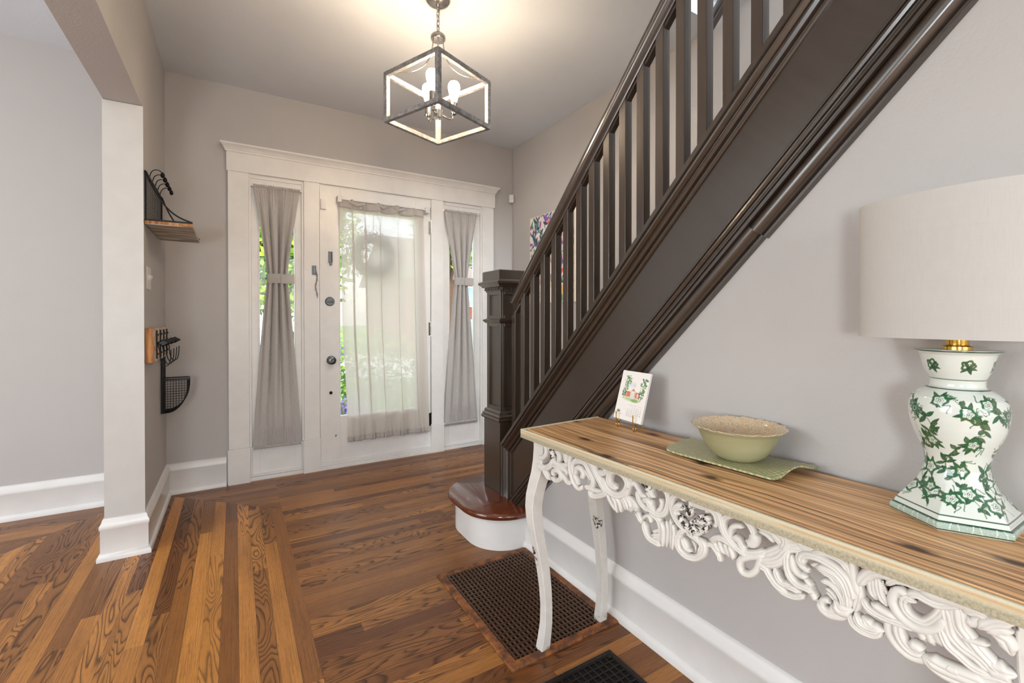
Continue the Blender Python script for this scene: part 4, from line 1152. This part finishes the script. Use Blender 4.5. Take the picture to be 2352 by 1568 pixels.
# ------------------------------------------------------------------ tray and bowl
tr = thing('serving_tray', (1.143, .740, ZT), 'green woven-texture ceramic tray with a wavy end under the bowl', 'tray')
c0, c1, c2, c3 = Vector((1.040, .880)), Vector((1.208, .925)), Vector((1.066, .582)), Vector((1.240, .562))
def tray_top(u, v):     # u across (front to back), v along (far to near)
    a = c0.lerp(c1, u); b = c2.lerp(c3, u); p = a.lerp(b, v)
    k = .022; cx_ = min(u, 1 - u) / .12
    if v > 1 - .07 and cx_ < 1: p = a.lerp(b, v - .03 * (1 - cx_) ** 2 * ((v - .93) / .07))
    if v < .07 and cx_ < 1: p = a.lerp(b, v + .03 * (1 - cx_) ** 2 * ((.07 - v) / .07))
    z = ZT + .006
    if v > .72: z += .020 * math.sin(math.pi * u ** .9) ** 2 * ((v - .72) / .28) ** 1.6 + .006 * ((v - .72) / .28) * max(0, u - .7) / .3
    if v < .2: z += .004 * ((.2 - v) / .2) ** 2
    return p, z
NU2, NV2 = 60, 100; top = []; bot = []
for j in range(NV2):
    ra_, rb_ = [], []
    for i in range(NU2):
        p, z = tray_top(i / (NU2 - 1), j / (NV2 - 1)); ra_.append((p.x, p.y, z + .0045)); rb_.append((p.x, p.y, z))
    top.append(ra_); bot.append(rb_)
m = MB(); m.loft([a + b[::-1] for a, b in zip(top, bot)]); m.build('tray_body', M['tray'], tr, 60)
for px, py in ((1.075, .85), (1.18, .87), (1.10, .66), (1.20, .67)):
    m = MB(); m.lathe([(.006, 0), (.006, .0075)], (px, py, ZT), 10); m.build('tray_foot', M['sage'], tr)

BC = (1.143, .722); bz = ZT + .0108
bw_ = thing('ceramic_bowl', (BC[0], BC[1], bz), 'pale green ceramic bowl with a ragged rim and speckled coral inside', 'bowl')
def bowl_ring(r, z, n=144, rag=0):
    out = []
    for j in range(n):
        a = 2 * math.pi * j / n; k = rag * (.0010 * math.sin(17 * a + 1) + .0009 * math.sin(31 * a) + .0009 * math.sin(53 * a + 2))
        out.append((BC[0] + (r + k) * math.cos(a), BC[1] + (r + k) * math.sin(a), bz + z + k * .9))
    return out
m = MB(); m.loft([bowl_ring(r, z, rag=g) for r, z, g in [(.001, 0, 0), (.040, 0, 0), (.047, .002, 0), (.058, .008, 0), (.071, .020, 0), (.083, .038, 0), (.093, .058, 0), (.099, .072, 0), (.105, .080, .3), (.1145, .0855, 1), (.1150, .0870, 1)]], False)
m.build('bowl_outside', M['sage'], bw_, 60)
m = MB(); m.loft([bowl_ring(r, z, rag=g) for r, z, g in [(.1150, .0870, 1), (.1130, .0885, 1), (.103, .0830, .3), (.096, .074, 0), (.089, .058, 0), (.079, .040, 0), (.067, .023, 0), (.052, .011, 0), (.036, .006, 0), (.001, .005, 0)]], False)
m.build('bowl_inside', M['coral'], bw_, 60)

# ------------------------------------------------------------------ desk calendar on a brass easel
easel = thing('display_easel', (1.153, 1.15, ZT), 'small brass wire easel holding the calendar card', 'easel')
CL = Vector((1.157, 1.208, ZT + .030)); CR = Vector((1.147, 1.066, ZT + .030))
cu = (CR - CL).normalized(); cn = Vector((-cu.y, cu.x, 0)); cn = cn if cn.x > 0 else -cn     # pointing to the wall
up_ = (Vector((0, 0, 1)) * math.cos(R(16)) + cn * math.sin(R(16))).normalized(); CWd, CHt = .137, .172
CL = CL + cu * .004
def CP(u, v, d=0): return CL + cu * u + up_ * v + cu.cross(up_).normalized() * d
fsign = 1 if cu.cross(up_).dot(cn) < 0 else -1                                          # d>0 towards the room
cal = thing('desk_calendar', tuple(CP(CWd / 2, 0)), 'small white calendar card with a watercolour house and trees', 'calendar')
m = MB(); m.loft([[CP(0, 0, -fsign * .001), CP(CWd, 0, -fsign * .001), CP(CWd, 0, -fsign * .009), CP(0, 0, -fsign * .009)], [CP(0, CHt, -fsign * .001), CP(CWd, CHt, -fsign * .001), CP(CWd, CHt, -fsign * .007), CP(0, CHt, -fsign * .007)]])
m.build('calendar_pages', M['card_edge'], cal)
nu_, nv_ = 190, 250
U, V_ = np.meshgrid(np.linspace(0, 1, nu_), np.linspace(0, 1, nv_))
img = np.ones((nv_, nu_, 3)) * np.array(srgb(244, 240, 234)[:3])
def dabc(mask, c, a):
    k = np.clip(mask, 0, 1)[..., None] * a; img[:] = img * (1 - k) + np.array(srgb(*c)[:3]) * k
def blob(u, v, ru, rv2, c, a, soft=.5): dabc((1 - np.hypot((U - u) / ru, (V_ - v) / rv2)) / soft, c, a)
blob(.5, .44, .38, .06, (176, 200, 120), .8); blob(.62, .41, .18, .04, (120, 170, 70), .8); blob(.40, .73, .12, .09, (200, 222, 236), .7, .9); blob(.52, .72, .08, .07, (224, 220, 222), .9, .6)
def rect(u0, u1, v0, v1, c, a=1): dabc(((U > u0) & (U < u1) & (V_ > v0) & (V_ < v1)).astype(float), c, a)
rect(.24, .43, .47, .59, (214, 128, 98)); rect(.60, .77, .47, .59, (214, 128, 98)); rect(.27, .30, .50, .55, (240, 226, 214)); rect(.67, .71, .49, .56, (232, 234, 226))
rect(.22, .79, .585, .605, (236, 230, 222)); rect(.43, .60, .45, .62, (240, 236, 228)); rect(.47, .56, .46, .57, (222, 226, 214)); rect(.45, .465, .45, .60, (200, 170, 140)); rect(.57, .585, .45, .60, (200, 170, 140))
dabc(((V_ > .60) & (V_ < .66 - np.abs(U - .515) * .8)).astype(float), (206, 146, 116), 1); rect(.24, .80, .462, .475, (226, 222, 212))
rn = random.Random(4)
for tx, lean, y0, y1 in ((.20, .10, .44, .86), (.80, .06, .42, .84)):
    for k in range(40):
        t = k / 39; blob(tx + lean * t + (.06 * math.sin(t * 7) * .3), y0 + (y1 - y0) * t * .9, .011, .012, (150, 96, 66), .9)
    for k in range(75):
        t = rn.random() ** .8; u = tx + lean * t + rn.uniform(-.10, .10) * (.6 + .6 * t); v = y0 + .04 + (y1 - y0) * t
        blob(u, v, rn.uniform(.018, .040), rn.uniform(.012, .024), rn.choice([(52, 120, 76), (84, 150, 84), (34, 92, 66), (150, 180, 96)]), .85)
Pg = np.array([[tuple(CP(a * CWd, b * CHt, -fsign * .0005)) for a in np.linspace(0, 1, nu_)] for b in np.linspace(0, 1, nv_)])
grid_obj('calendar_front', Pg, img, M['print'], cal, smooth=False)
def text_on(parent, s, u, v, size, name='printed_text', mat=M['ink']):
    cu_ = bpy.data.curves.new(name, 'FONT'); cu_.body = s; cu_.size = size; cu_.align_x = 'CENTER'; cu_.align_y = 'CENTER'; cu_.resolution_u = 2
    t = bpy.data.objects.new(name, cu_); COL.objects.link(t); bpy.context.view_layer.update()
    me = bpy.data.meshes.new_from_object(t.evaluated_get(bpy.context.evaluated_depsgraph_get())); bpy.data.objects.remove(t)
    return me
def card_text(items, name):
    allv, allf = [], []
    for s, u, v, size in items:
        me = text_on(None, s, u, v, size); k = len(allv)
        for vt in me.vertices:
            p = CP(u * CWd + vt.co.x, v * CHt + vt.co.y, fsign * .0004); allv.append(tuple(p))
        allf += [tuple(i + k for i in pl.vertices) for pl in me.polygons]
        bpy.data.meshes.remove(me)
    m = MB(); m.add(allv, allf); return m.build(name, M['ink'], cal)
it = [(c_, .46 + i * .075, .315, .0052) for i, c_ in enumerate('SMTWTFS')]
d_ = 1
for r_ in range(5):
    for c_ in range(7):
        if r_ == 0 and c_ < 2: continue
        if d_ > 31: break
        it.append((str(d_), .46 + c_ * .075, .27 - r_ * .042, .0056)); d_ += 1
card_text(it, 'day_numbers')
m = MB()                              # small printed mark and line of lettering at lower left
for k in range(7):
    a = CP((.09 + k * .016) * CWd, .135 * CHt, fsign * .0004); b = CP((.09 + k * .016) * CWd, (.175 + .01 * (k % 3)) * CHt, fsign * .0004); m.bar(a, b, .0009, .0003)
for k in range(13):
    if k == 6: continue
    a = CP((.07 + k * .015) * CWd, .105 * CHt, fsign * .0004); m.bar(a, CP((.078 + k * .015) * CWd, .105 * CHt, fsign * .0004), .0014, .0003)
m.build('printed_mark', M['ink'], cal)
# easel wires
F = -cn                                # towards the room
m = MB(); rw = .0019
for u in (.028, .112):
    b = CL + cu * u - Vector((0, 0, .0035))
    hook = [b + cn * .006 + Vector((0, 0, .10)), b + cn * .004 + Vector((0, 0, .002)), b + F * .006 - Vector((0, 0, .001)), b + F * .010 + Vector((0, 0, .006)), b + F * .0105 + Vector((0, 0, .024))]
    hook[0] = b + up_ * .11 + cn * .013; hook[1] = b + up_ * .0 + cn * .010
    m.tube([tuple(p) for p in crom(hook, 6)], rw, 8)
    c_ = b + F * .0105 + Vector((0, 0, .026)); m.lathe([(.0005, -.0026), (.0026, -.001), (.003, .001), (.002, .003), (.0005, .0038)], tuple(c_), 10)
    sd = -1 if u < .05 else -.15
    zc = (b.z + ZT) / 2 - .0005; r0 = (b.z - ZT) / 2 - .0015
    cc = Vector((b.x, b.y, zc)) + F * .004
    sp = []
    for t in np.linspace(0, 1, 30):
        a = math.pi / 2 + t * 1.65 * math.pi * 1.0; r_ = r0 * (1 - .45 * max(0, t - .6) / .4)
        dirh = (cu * (1 if sd == -1 else .35) + F * (.25 if sd == -1 else 1)).normalized()
        sp.append(tuple(cc + dirh * (r_ * math.cos(a)) + Vector((0, 0, r_ * math.sin(a)))))
    m.tube(sp, rw, 8)
m.tube([tuple(CL + cu * .028 + cn * .012 + Vector((0, 0, .006))), tuple(CL + cu * .112 + cn * .012 + Vector((0, 0, .006)))], rw, 8)
tp_ = CL + cu * .070 + up_ * .11 + cn * .013
m.tube([tuple(CL + cu * .028 + up_ * .107 + cn * .013), tuple(tp_), tuple(CL + cu * .112 + up_ * .107 + cn * .013)], rw, 8)
ft = Vector((CL.x, CL.y, ZT + .002)) + cu * .085 + cn * .060
m.tube([tuple(tp_), tuple(ft)], rw, 8); m.lathe([(.0005, -.002), (.004, 0), (.004, .002), (.0005, .004)], tuple(ft), 10)
m.build('easel_wire', M['brass'], easel, 60)

# ------------------------------------------------------------------ floor grilles
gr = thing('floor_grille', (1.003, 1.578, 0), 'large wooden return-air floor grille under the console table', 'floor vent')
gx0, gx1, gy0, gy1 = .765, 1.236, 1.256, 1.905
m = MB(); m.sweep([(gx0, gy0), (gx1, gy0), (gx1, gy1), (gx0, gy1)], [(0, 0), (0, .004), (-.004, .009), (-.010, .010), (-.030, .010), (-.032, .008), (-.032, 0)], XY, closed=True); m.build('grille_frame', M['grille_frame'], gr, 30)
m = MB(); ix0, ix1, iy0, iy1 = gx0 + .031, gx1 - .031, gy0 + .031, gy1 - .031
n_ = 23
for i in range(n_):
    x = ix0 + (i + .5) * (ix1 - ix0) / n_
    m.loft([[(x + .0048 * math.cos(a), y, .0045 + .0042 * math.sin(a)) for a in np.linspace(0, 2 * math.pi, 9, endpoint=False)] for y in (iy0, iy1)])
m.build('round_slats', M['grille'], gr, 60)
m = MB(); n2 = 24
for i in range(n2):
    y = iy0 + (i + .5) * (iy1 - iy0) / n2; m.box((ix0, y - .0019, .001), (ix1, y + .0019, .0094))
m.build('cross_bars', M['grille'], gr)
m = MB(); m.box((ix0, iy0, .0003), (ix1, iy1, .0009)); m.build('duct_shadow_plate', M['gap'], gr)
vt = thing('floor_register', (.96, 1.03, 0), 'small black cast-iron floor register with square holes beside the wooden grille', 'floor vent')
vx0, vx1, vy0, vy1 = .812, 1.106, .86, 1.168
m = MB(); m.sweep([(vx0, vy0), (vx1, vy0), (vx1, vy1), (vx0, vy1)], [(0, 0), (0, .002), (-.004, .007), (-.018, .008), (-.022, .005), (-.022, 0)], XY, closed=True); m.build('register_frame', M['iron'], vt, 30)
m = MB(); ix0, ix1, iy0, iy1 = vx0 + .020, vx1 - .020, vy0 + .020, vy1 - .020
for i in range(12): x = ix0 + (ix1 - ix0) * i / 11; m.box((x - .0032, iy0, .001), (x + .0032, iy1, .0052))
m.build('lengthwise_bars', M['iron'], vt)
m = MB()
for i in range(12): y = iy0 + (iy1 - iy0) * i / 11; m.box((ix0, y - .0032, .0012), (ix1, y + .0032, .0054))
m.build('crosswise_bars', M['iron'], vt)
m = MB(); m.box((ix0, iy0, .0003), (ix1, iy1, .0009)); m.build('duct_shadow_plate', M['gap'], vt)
for x, y in ((vx1 - .03, vy1 - .03), (vx0 + .03, vy1 - .03)):
    m = MB(); m.lathe([(.007, .005), (.007, .008), (.0005, .0095)], (x, y, 0), 14); m.build('screw', M['iron'], vt, 50)

# ------------------------------------------------------------------ wire shelf with arching hooks on the stub wall
sh = thing('wall_shelf', (WL, 3.18, 1.60), 'whitewashed wooden wall shelf with black mesh back, curved brackets and arched wires', 'shelf')
sy0, sy1, sx1, sz = 2.892, 3.470, -.186, 1.622
m = MB(); m.box((WL + .002, sy0 + .004, sz), (sx1, sy1 - .004, sz + .018)); bevel(m.build('shelf_board', M['whitewash'], sh), .002)
m = MB(); m.box((WL + .001, sy0, sz + .004), (sx1 + .001, sy0 + .004, sz + .017)); m.build('board_edge', M['amber'], sh)
for y in (sy0, sy1):
    m = MB(); x0 = WL + .008
    m.bar((x0, y, sz + .018), (x0, y, sz + .262), .008); m.bar((x0, y, sz + .022), (sx1, y, sz + .022), .007)
    crv = [(x0 + .002 + (sx1 - x0 - .002) * t, y, sz + .024 + .236 * (.75 * (1 - t) ** 3 + .25 * (1 - t))) for t in np.linspace(.0, 1, 24)]
    m.tube(crv, .0038, 8); m.build('side_bracket', M['black'], sh, 50)
m = MB(); x0 = WL + .006
m.bar((x0, sy0, sz + .262), (x0, sy1, sz + .262), .007); m.bar((x0, sy0, sz + .022), (x0, sy1, sz + .022), .006)
for i in range(30): y = sy0 + (sy1 - sy0) * (i + .5) / 30; m.bar((x0, y, sz + .022), (x0, y, sz + .262), .0012)
for i in range(13): z = sz + .022 + .24 * (i + .5) / 13; m.bar((x0 + .0012, sy0, z), (x0 + .0012, sy1, z), .0012)
m.build('mesh_back', M['black'], sh)
for i in range(5):
    y = 3.02 + i * .098; m = MB(); z0 = sz + .262
    pts = [(x0, y, z0 - .02), (x0 + .002, y, z0 + .006), (x0 + .010, y, z0 + .032), (x0 + .026, y, z0 + .045), (x0 + .044, y, z0 + .042), (x0 + .053, y, z0 + .031)]
    m.tube(crom(pts, 6), .0022, 8); h_ = m.build('arched_wire', M['black'], sh, 60)
    m = MB(); m.lathe([(.0005, -.016), (.0075, -.011), (.0105, -.002), (.0085, .006), (.0035, .013), (.001, .016)], (x0 + .056, y, z0 + .022), 14); m.build('drop_tip', M['black'], h_, 60)

# hook rack block
rk = thing('hook_rack', (WL, 3.2, .93), 'whitewashed wooden block with an amber end and black wire hooks', 'hook rack')
ry0, ry1, rz0, rz1, rx = 2.895, 3.440, .926, 1.100, -.350
m = MB(); m.box((WL + .001, ry0 + .006, rz0), (rx, ry1, rz1)); bevel(m.build('block', M['whitewash_block'], rk), .002)
m = MB(); m.box((WL + .001, ry0, rz0), (rx, ry0 + .006, rz1)); bevel(m.build('block_end', M['amber'], rk), .001)
for i, y in enumerate((2.985, 3.12, 3.255, 3.39)):
    m = MB(); m.bar((rx + .003, y, rz0 + .014), (rx + .003, y, rz1 - .012), .006, .007)
    for z in (rz0 + .04, rz1 - .035): ylathe(m, [(.001, 0)] * 2, (0, 0, 0), 3) if 0 else m.box((rx + .004, y - .006, z - .005), (rx + .011, y + .006, z + .005))
    pts = [(rx + .005, y, 1.020), (rx + .014, y, .985), (rx + .018, y, .935), (rx + .032, y, .902), (rx + .052, y, .908), (rx + .060, y, .94), (rx + .062, y, .985)]
    m.tube(crom(pts, 6), .0024, 8)
    hk = m.build('wire_hook', M['black'], rk, 60)
    cx3, cz3 = rx + .030 + .004 * i, 1.022
    m = MB(); m.loft([[(cx3 + q * math.cos(a) * .030, y + dy, cz3 + q * math.sin(a) * .019) for a in (0, math.pi / 2, math.pi, 1.5 * math.pi)] for q, dy in ((.7, -.009), (1, -.006), (1, .006), (.7, .009))])
    m.build('diamond_tip', M['black'], hk)

# hanging wire basket
bk = thing('wire_basket', (WL, 3.53, .57), 'black wire mesh quarter-round basket hanging low in the corner', 'basket')
by0, by1 = 3.455, 3.590
def bkpt(x, z): return (WL + .006 + x, z)
Rb = .128
side = [(0, .915), (0, .575), (.045, .585), (.085, .612), (.112, .655), (.124, .70), (.126, .775), (0, .775)]
for y in (by0, by1):
    m = MB(); sp = crom([(0, .575), (.05, .582), (.09, .615), (.116, .665), (.127, .72), (.128, .775)], 6)
    m.tube([(WL + .006 + p.x, y, p.y) for p in sp], .0036, 8)
    m.bar((WL + .006, y, .575), (WL + .006, y, .990), .008); m.bar((WL + .006, y, .775), (WL + .006 + .130, y, .775), .0075)
    fr_ = m.build('side_frame', M['black'], bk, 50)
    m = MB()
    def zlow(x):
        for a, b in zip(sp, sp[1:]):
            if a.x <= x <= b.x: return a.y + (b.y - a.y) * (x - a.x) / max(1e-6, b.x - a.x)
        return .575
    for i in range(1, 9):
        x = i * .128 / 9; m.bar((WL + .006 + x, y, zlow(x)), (WL + .006 + x, y, .775), .0018)
    for i in range(12):
        z = .595 + i * .0155; xm = max([p.x for p in sp if p.y <= z] + [0]); m.bar((WL + .006, y + .001, z), (WL + .006 + xm, y + .001, z), .0018)
    m.build('side_mesh', M['black'], fr_)
    m = MB(); q = WL + .012; m.loft([[(q + k * math.cos(a) * .016, y, 1.004 + k * math.sin(a) * .014) for a in (0, math.pi / 2, math.pi, 1.5 * math.pi)] if 0 else [(q + .016 * k * math.cos(a), y + dy, 1.000 + .014 * k * math.sin(a)) for a in (0, math.pi / 2, math.pi, 1.5 * math.pi)] for k, dy in ((.6, -.008), (1, -.004), (1, .004), (.6, .008))])
    m.build('diamond_finial', M['black'], bk)
m = MB()
for i in range(1, 11):
    y = by0 + (by1 - by0) * i / 11
    m.tube([(WL + .006 + p.x, y, p.y) for p in sp[::2]], .0010, 5); m.bar((WL + .005, y, .575), (WL + .005, y, .93), .0018)
for p in sp[::2]: m.bar((WL + .006 + p.x, by0, p.y), (WL + .006 + p.x, by1, p.y), .0018)
for i in range(22): z = .59 + i * .0155; m.bar((WL + .006, by0, z), (WL + .006, by1, z), .0018)
m.build('front_and_back_mesh', M['black'], bk)
for x, z in ((0, .575), (.128, .775), (0, .775), (0, .93)):
    m = MB(); m.bar((WL + .006 + x, by0, z), (WL + .006 + x, by1, z), .0075); m.build('cross_rail', M['black'], bk)

sw = thing('light_switch', (WL, 3.02, 1.30), 'white double light switch plate between shelf and hook rack', 'light switch')
m = MB(); m.box((WL, 2.945, 1.300), (WL + .006, 3.060, 1.415)); bevel(m.build('switch_plate', M['plastic'], sw), .002)
for y in (2.975, 3.022):
    m = MB(); m.loft([[(WL + .006, y - .005, 1.345), (WL + .006, y + .007, 1.345), (WL + .006, y + .007, 1.372), (WL + .006, y - .005, 1.372)], [(WL + .017, y - .003, 1.362), (WL + .017, y + .005, 1.362), (WL + .017, y + .005, 1.372), (WL + .017, y - .003, 1.372)]]); m.build('toggle', M['plastic'], sw)
pr_ = thing('motion_sensor', (WR - .02, WF - .02, 2.24), 'small white motion sensor in the corner above the newel post', 'sensor')
m = MB(); cxy = Vector((WR, WF)); dr = Vector((-1, -1)).normalized(); sd_ = Vector((1, -1)).normalized()
q = [cxy + dr * .004 + sd_ * -.0 , cxy + dr * .026 + sd_ * .026, cxy + dr * .055 + sd_ * .022, cxy + dr * .055 - sd_ * .022, cxy + dr * .026 - sd_ * .026]
m.prism([(p.x, p.y) for p in q], XY, 2.238, 2.312); o = m.build('sensor_body', M['plastic'], pr_); bevel(o, .006, 3)
m = MB(); q = [cxy + dr * .0555 + sd_ * .014, cxy + dr * .0575 + sd_ * .014, cxy + dr * .0575 - sd_ * .014, cxy + dr * .0555 - sd_ * .014]; m.prism([(p.x, p.y) for p in q], XY, 2.268, 2.300); m.build('sensor_lens', M['trim'], pr_)
m = MB(); m.tube([(WR - .006, WF - .006, 2.31), (WR - .006, WF - .006, CH - .002)], .003, 6); m.tube([(WR - .006, WF - .006, 1.2), (WR - .006, WF - .006, 2.24)], .003, 6); m.build('sensor_cable', M['wall'], pr_)

# painting
pt_ = thing('canvas_painting', (WR, 3.07, 1.28), 'colourful abstract floral canvas on the wall behind the balusters', 'painting')
py0, py1, pz0, pz1 = 2.755, 3.376, 1.280, 2.034
m = MB(); m.box((WR - .022, py0, pz0), (WR - .0005, py1, pz1)); m.build('canvas_edge', simple('bare_canvas_edge', srgb(222, 204, 184), .7), pt_)
ny_, nz_ = 160, 190; Y_, Z_ = np.meshgrid(np.linspace(py1 - .006, py0 + .006, ny_), np.linspace(pz0 + .006, pz1 - .006, nz_))
img = np.ones((nz_, ny_, 3)) * np.array(srgb(232, 222, 214)[:3]); U = (py1 - Y_) / (py1 - py0); V_ = (Z_ - pz0) / (pz1 - pz0)
rn = random.Random(8)
pal = [(24, 92, 104), (150, 60, 150), (236, 90, 70), (226, 110, 160), (70, 150, 120), (240, 196, 90), (120, 100, 190), (20, 60, 80), (245, 240, 236)]
for k in range(460):
    u, v = rn.random(), rn.random(); d = math.hypot(u - .5, v - .5)
    if u < .35 and v > .45: c_ = rn.choice([pal[0], pal[7], pal[1], pal[8], pal[4], pal[0]])
    elif v < .2: c_ = rn.choice([pal[4], pal[8], pal[8], pal[5]])
    else: c_ = rn.choice(pal)
    an = rn.random() * 3.14; a_, b_ = rn.uniform(.03, .09), rn.uniform(.008, .025); du, dv = U - u, V_ - v
    x_ = du * math.cos(an) + dv * math.sin(an); y_ = -du * math.sin(an) + dv * math.cos(an) + 3 * x_ * x_
    dabc((1 - np.hypot(x_ / a_, y_ / b_)) / .3, c_, .95)
grid_obj('painted_front', np.stack([np.full_like(Y_, WR - .0225), Y_, Z_], 2), img, M['painting'], pt_, smooth=False)

# ------------------------------------------------------------------ outside
wth = thing('door_wreath', (1.02, WF + .075, 1.62), 'twig and leaf wreath hanging outside the door glass', 'wreath')
rn = random.Random(6); m = MB(); wc = Vector((.968, WF + .080, 1.665))
for k in range(26):
    ph = rn.random() * 6.28; r0 = .138 + rn.uniform(-.045, .045)
    m.tube([(wc.x + (r0 + .012 * math.sin(3 * a + ph)) * math.cos(a), wc.y + .016 * math.sin(5 * a + ph), wc.z + (r0 + .012 * math.sin(3 * a + ph)) * math.sin(a)) for a in np.linspace(0, 2 * math.pi, 26, endpoint=False)], .0032, 5, closed=True)
m.build('twig_ring', M['sprig'], wth, 60)
m = MB()
for k in range(700):
    a = rn.random() * 6.28; r0 = .138 + rn.gauss(0, .034); c_ = Vector((wc.x + r0 * math.cos(a), wc.y + rn.uniform(-.03, .03), wc.z + r0 * math.sin(a)))
    d = Vector((rn.gauss(0, 1), rn.gauss(0, .5), rn.gauss(0, 1))).normalized(); s_v = d.orthogonal().normalized(); L = rn.uniform(.02, .038)
    m.add([c_, c_ + d * L * .5 + s_v * L * .22, c_ + d * L, c_ + d * L * .5 - s_v * L * .22], [(0, 1, 2, 3)])
m.build('wreath_leaves', M['leaf2'], wth)
m = MB(); m.tube([(wc.x, WF + .05, 2.0), (wc.x, wc.y, wc.z + .13)], .002, 6); m.build('hanging_cord', M['sprig'], wth)

m = MB(); m.box((-40, 4.4, -.75), (60, 120, -.72)); tag(m.build('lawn', M['grass'], None), 'sunlit green lawn beyond the sidewalk', 'lawn', None, 'structure')
m = MB(); m.box((-1.5, 3.9, -.20), (5.5, 5.2, -.03)); m.box((-.4, 5.2, -.72), (3.4, 9, -.66)); m.box((.2, 9, -.72), (1.4, 14, -.66)); m.box((-30, 14, -.72), (40, 24, -.68))  # porch and walk widened to keep green lawn bounce off the door curtain
tag(m.build('pavement', M['paving'], None), 'pale paved porch, front walk and street', 'paving', None, 'structure')
def foliage(name, label, cat, c, rad, n, size, mats, trunk=None, seed=1, shape=None):
    r = thing(name, (c[0], c[1], trunk[2] if trunk else c[2] - rad[2]), label, cat); rr = random.Random(seed)
    m = MB()
    for k in range(n):
        d = Vector((rr.gauss(0, 1), rr.gauss(0, 1), rr.gauss(0, 1))).normalized() * (rr.random() ** .45)
        p = Vector((c[0] + d.x * rad[0], c[1] + d.y * rad[1], c[2] + d.z * rad[2]))
        e = Vector((rr.gauss(0, 1), rr.gauss(0, 1), rr.gauss(0, .7))).normalized(); f = e.orthogonal().normalized(); L = size * rr.uniform(.6, 1.3)
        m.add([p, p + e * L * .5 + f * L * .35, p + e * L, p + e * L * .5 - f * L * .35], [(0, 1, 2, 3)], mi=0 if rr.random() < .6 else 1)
    m.build('foliage', mats, r)
    if trunk:
        m = MB(); x, y, z0, r0 = trunk[0], trunk[1], trunk[2], trunk[3]
        m.tube([(x, y, z0), (x + .05, y, z0 + (c[2] - z0) * .6), (x, y, c[2])], [r0, r0 * .8, r0 * .5], 10)
        for q in range(5):
            a = q * 1.3; m.tube([(x, y, z0 + (c[2] - z0) * .55), (x + math.cos(a) * rad[0] * .5, y + math.sin(a) * rad[1] * .5, c[2] + rad[2] * .2)], [r0 * .45, r0 * .12], 7)
        m.build('trunk', M['bark'], r, 60)
    return r
foliage('street_tree', 'leafy yellow-green tree outside the sidelight by the door knob', 'tree', (.95, 12.5, 3.2), (2.0, 1.6, 2.1), 5200, .20, [M['leaf'], M['leaf2']], (1.0, 12.7, -.72, .11), 3)
foliage('garden_tree', 'darker green tree outside beside the brick house', 'tree', (7.4, 16.5, 5.0), (1.8, 1.5, 2.0), 3000, .2, [M['leaf2'], M['leaf']], (7.2, 16.6, -.72, .12), 5)
foliage('porch_hedge', 'clipped green shrub just outside the door glass', 'shrub', (1.35, 5.55, .25), (1.05, .35, .80), 4200, .055, [M['leaf'], M['leaf2']], None, 6)
fp = foliage('flower_pot', 'lilac petunias in a dark pot at the foot of the porch shrub', 'flowers', (.98, 4.75, .22), (.20, .16, .16), 700, .035, [M['flower'], M['leaf2']], None, 7)
m = MB(); m.lathe([(.08, 0), (.12, .16), (.13, .17), (.13, .20), (.115, .20), (.10, .17), (.0005, .17)], (.98, 4.75, -.03), 24); m.build('pot', M['iron'], fp, 40)
ho = thing('brick_house', (10.5, 21.5, -.72), 'red brick house across the street', 'house')
m = MB(); m.box((6.6, 20, -.72), (16, 27, 3.0)); m.build('brick_walls', M['brick'], ho)
m = MB(); m.prism([(19.5, 2.95), (23.5, 5.4), (27.5, 2.95)], TX, 6.2, 16.4); m.build('roof', M['roof'], ho)
for k in range(4):
    for z in (.1, 1.7):
        x = 7.5 + k * 1.55
        if x > 15: continue
        m = MB(); m.box((x, 19.93, z), (x + .85, 20.02, z + 1.0)); wn_ = m.build('house_window', M['trim'], ho)
        m = MB(); m.box((x + .06, 19.91, z + .06), (x + .79, 19.93, z + .94)); m.build('window_pane', simple('sky_lit_pane', srgb(150, 178, 200), .1), wn_)
ho2 = thing('pale_house', (0, 30, -.72), 'pale house partly hidden behind the street tree', 'house')
m = MB(); m.box((-2.5, 29, -.72), (4.2, 35, 2.2)); m.build('siding_walls', M['trim'], ho2)
m = MB(); m.prism([(28.5, 2.1), (32, 4.3), (35.5, 2.1)], TX, -2.9, 4.6); m.build('roof', M['roof'], ho2)
m = MB(); m.box((1.9, 28.93, .1), (2.5, 29.0, 1.4)); m.build('front_door', M['brick'], ho2)
car = thing('parked_car', (1.9, 21, -.68), 'dark blue car parked across the street', 'car')
m = MB(); m.loft([[(x, y, z) for y, z in prof_] for x, prof_ in ((.2, [(20.2, -.45), (21.8, -.45), (21.8, .0), (20.2, .0)]), (.6, [(20.1, -.5), (21.9, -.5), (21.9, .12), (20.1, .12)]), (3.6, [(20.1, -.5), (21.9, -.5), (21.9, .12), (20.1, .12)]), (4.0, [(20.2, -.45), (21.8, -.45), (21.8, .0), (20.2, .0)]))]); m.build('car_body', M['bluecar'], car, 30)
m = MB(); m.loft([[(1.0, 20.25, .1), (3.3, 20.25, .1), (3.3, 21.75, .1), (1.0, 21.75, .1)], [(1.4, 20.45, .6), (2.9, 20.45, .6), (2.9, 21.55, .6), (1.4, 21.55, .6)]]); m.build('cabin_glass', M['black'], car)
for x in (.95, 3.2):
    for y in (20.15, 21.7):
        m = MB(); m.loft([[(x + .3 * math.cos(a), y + dy, -.38 + .3 * math.sin(a)) for a in np.linspace(0, 2 * math.pi, 20, endpoint=False)] for dy in (0, .18)]); m.build('wheel', M['gap'], car, 30)
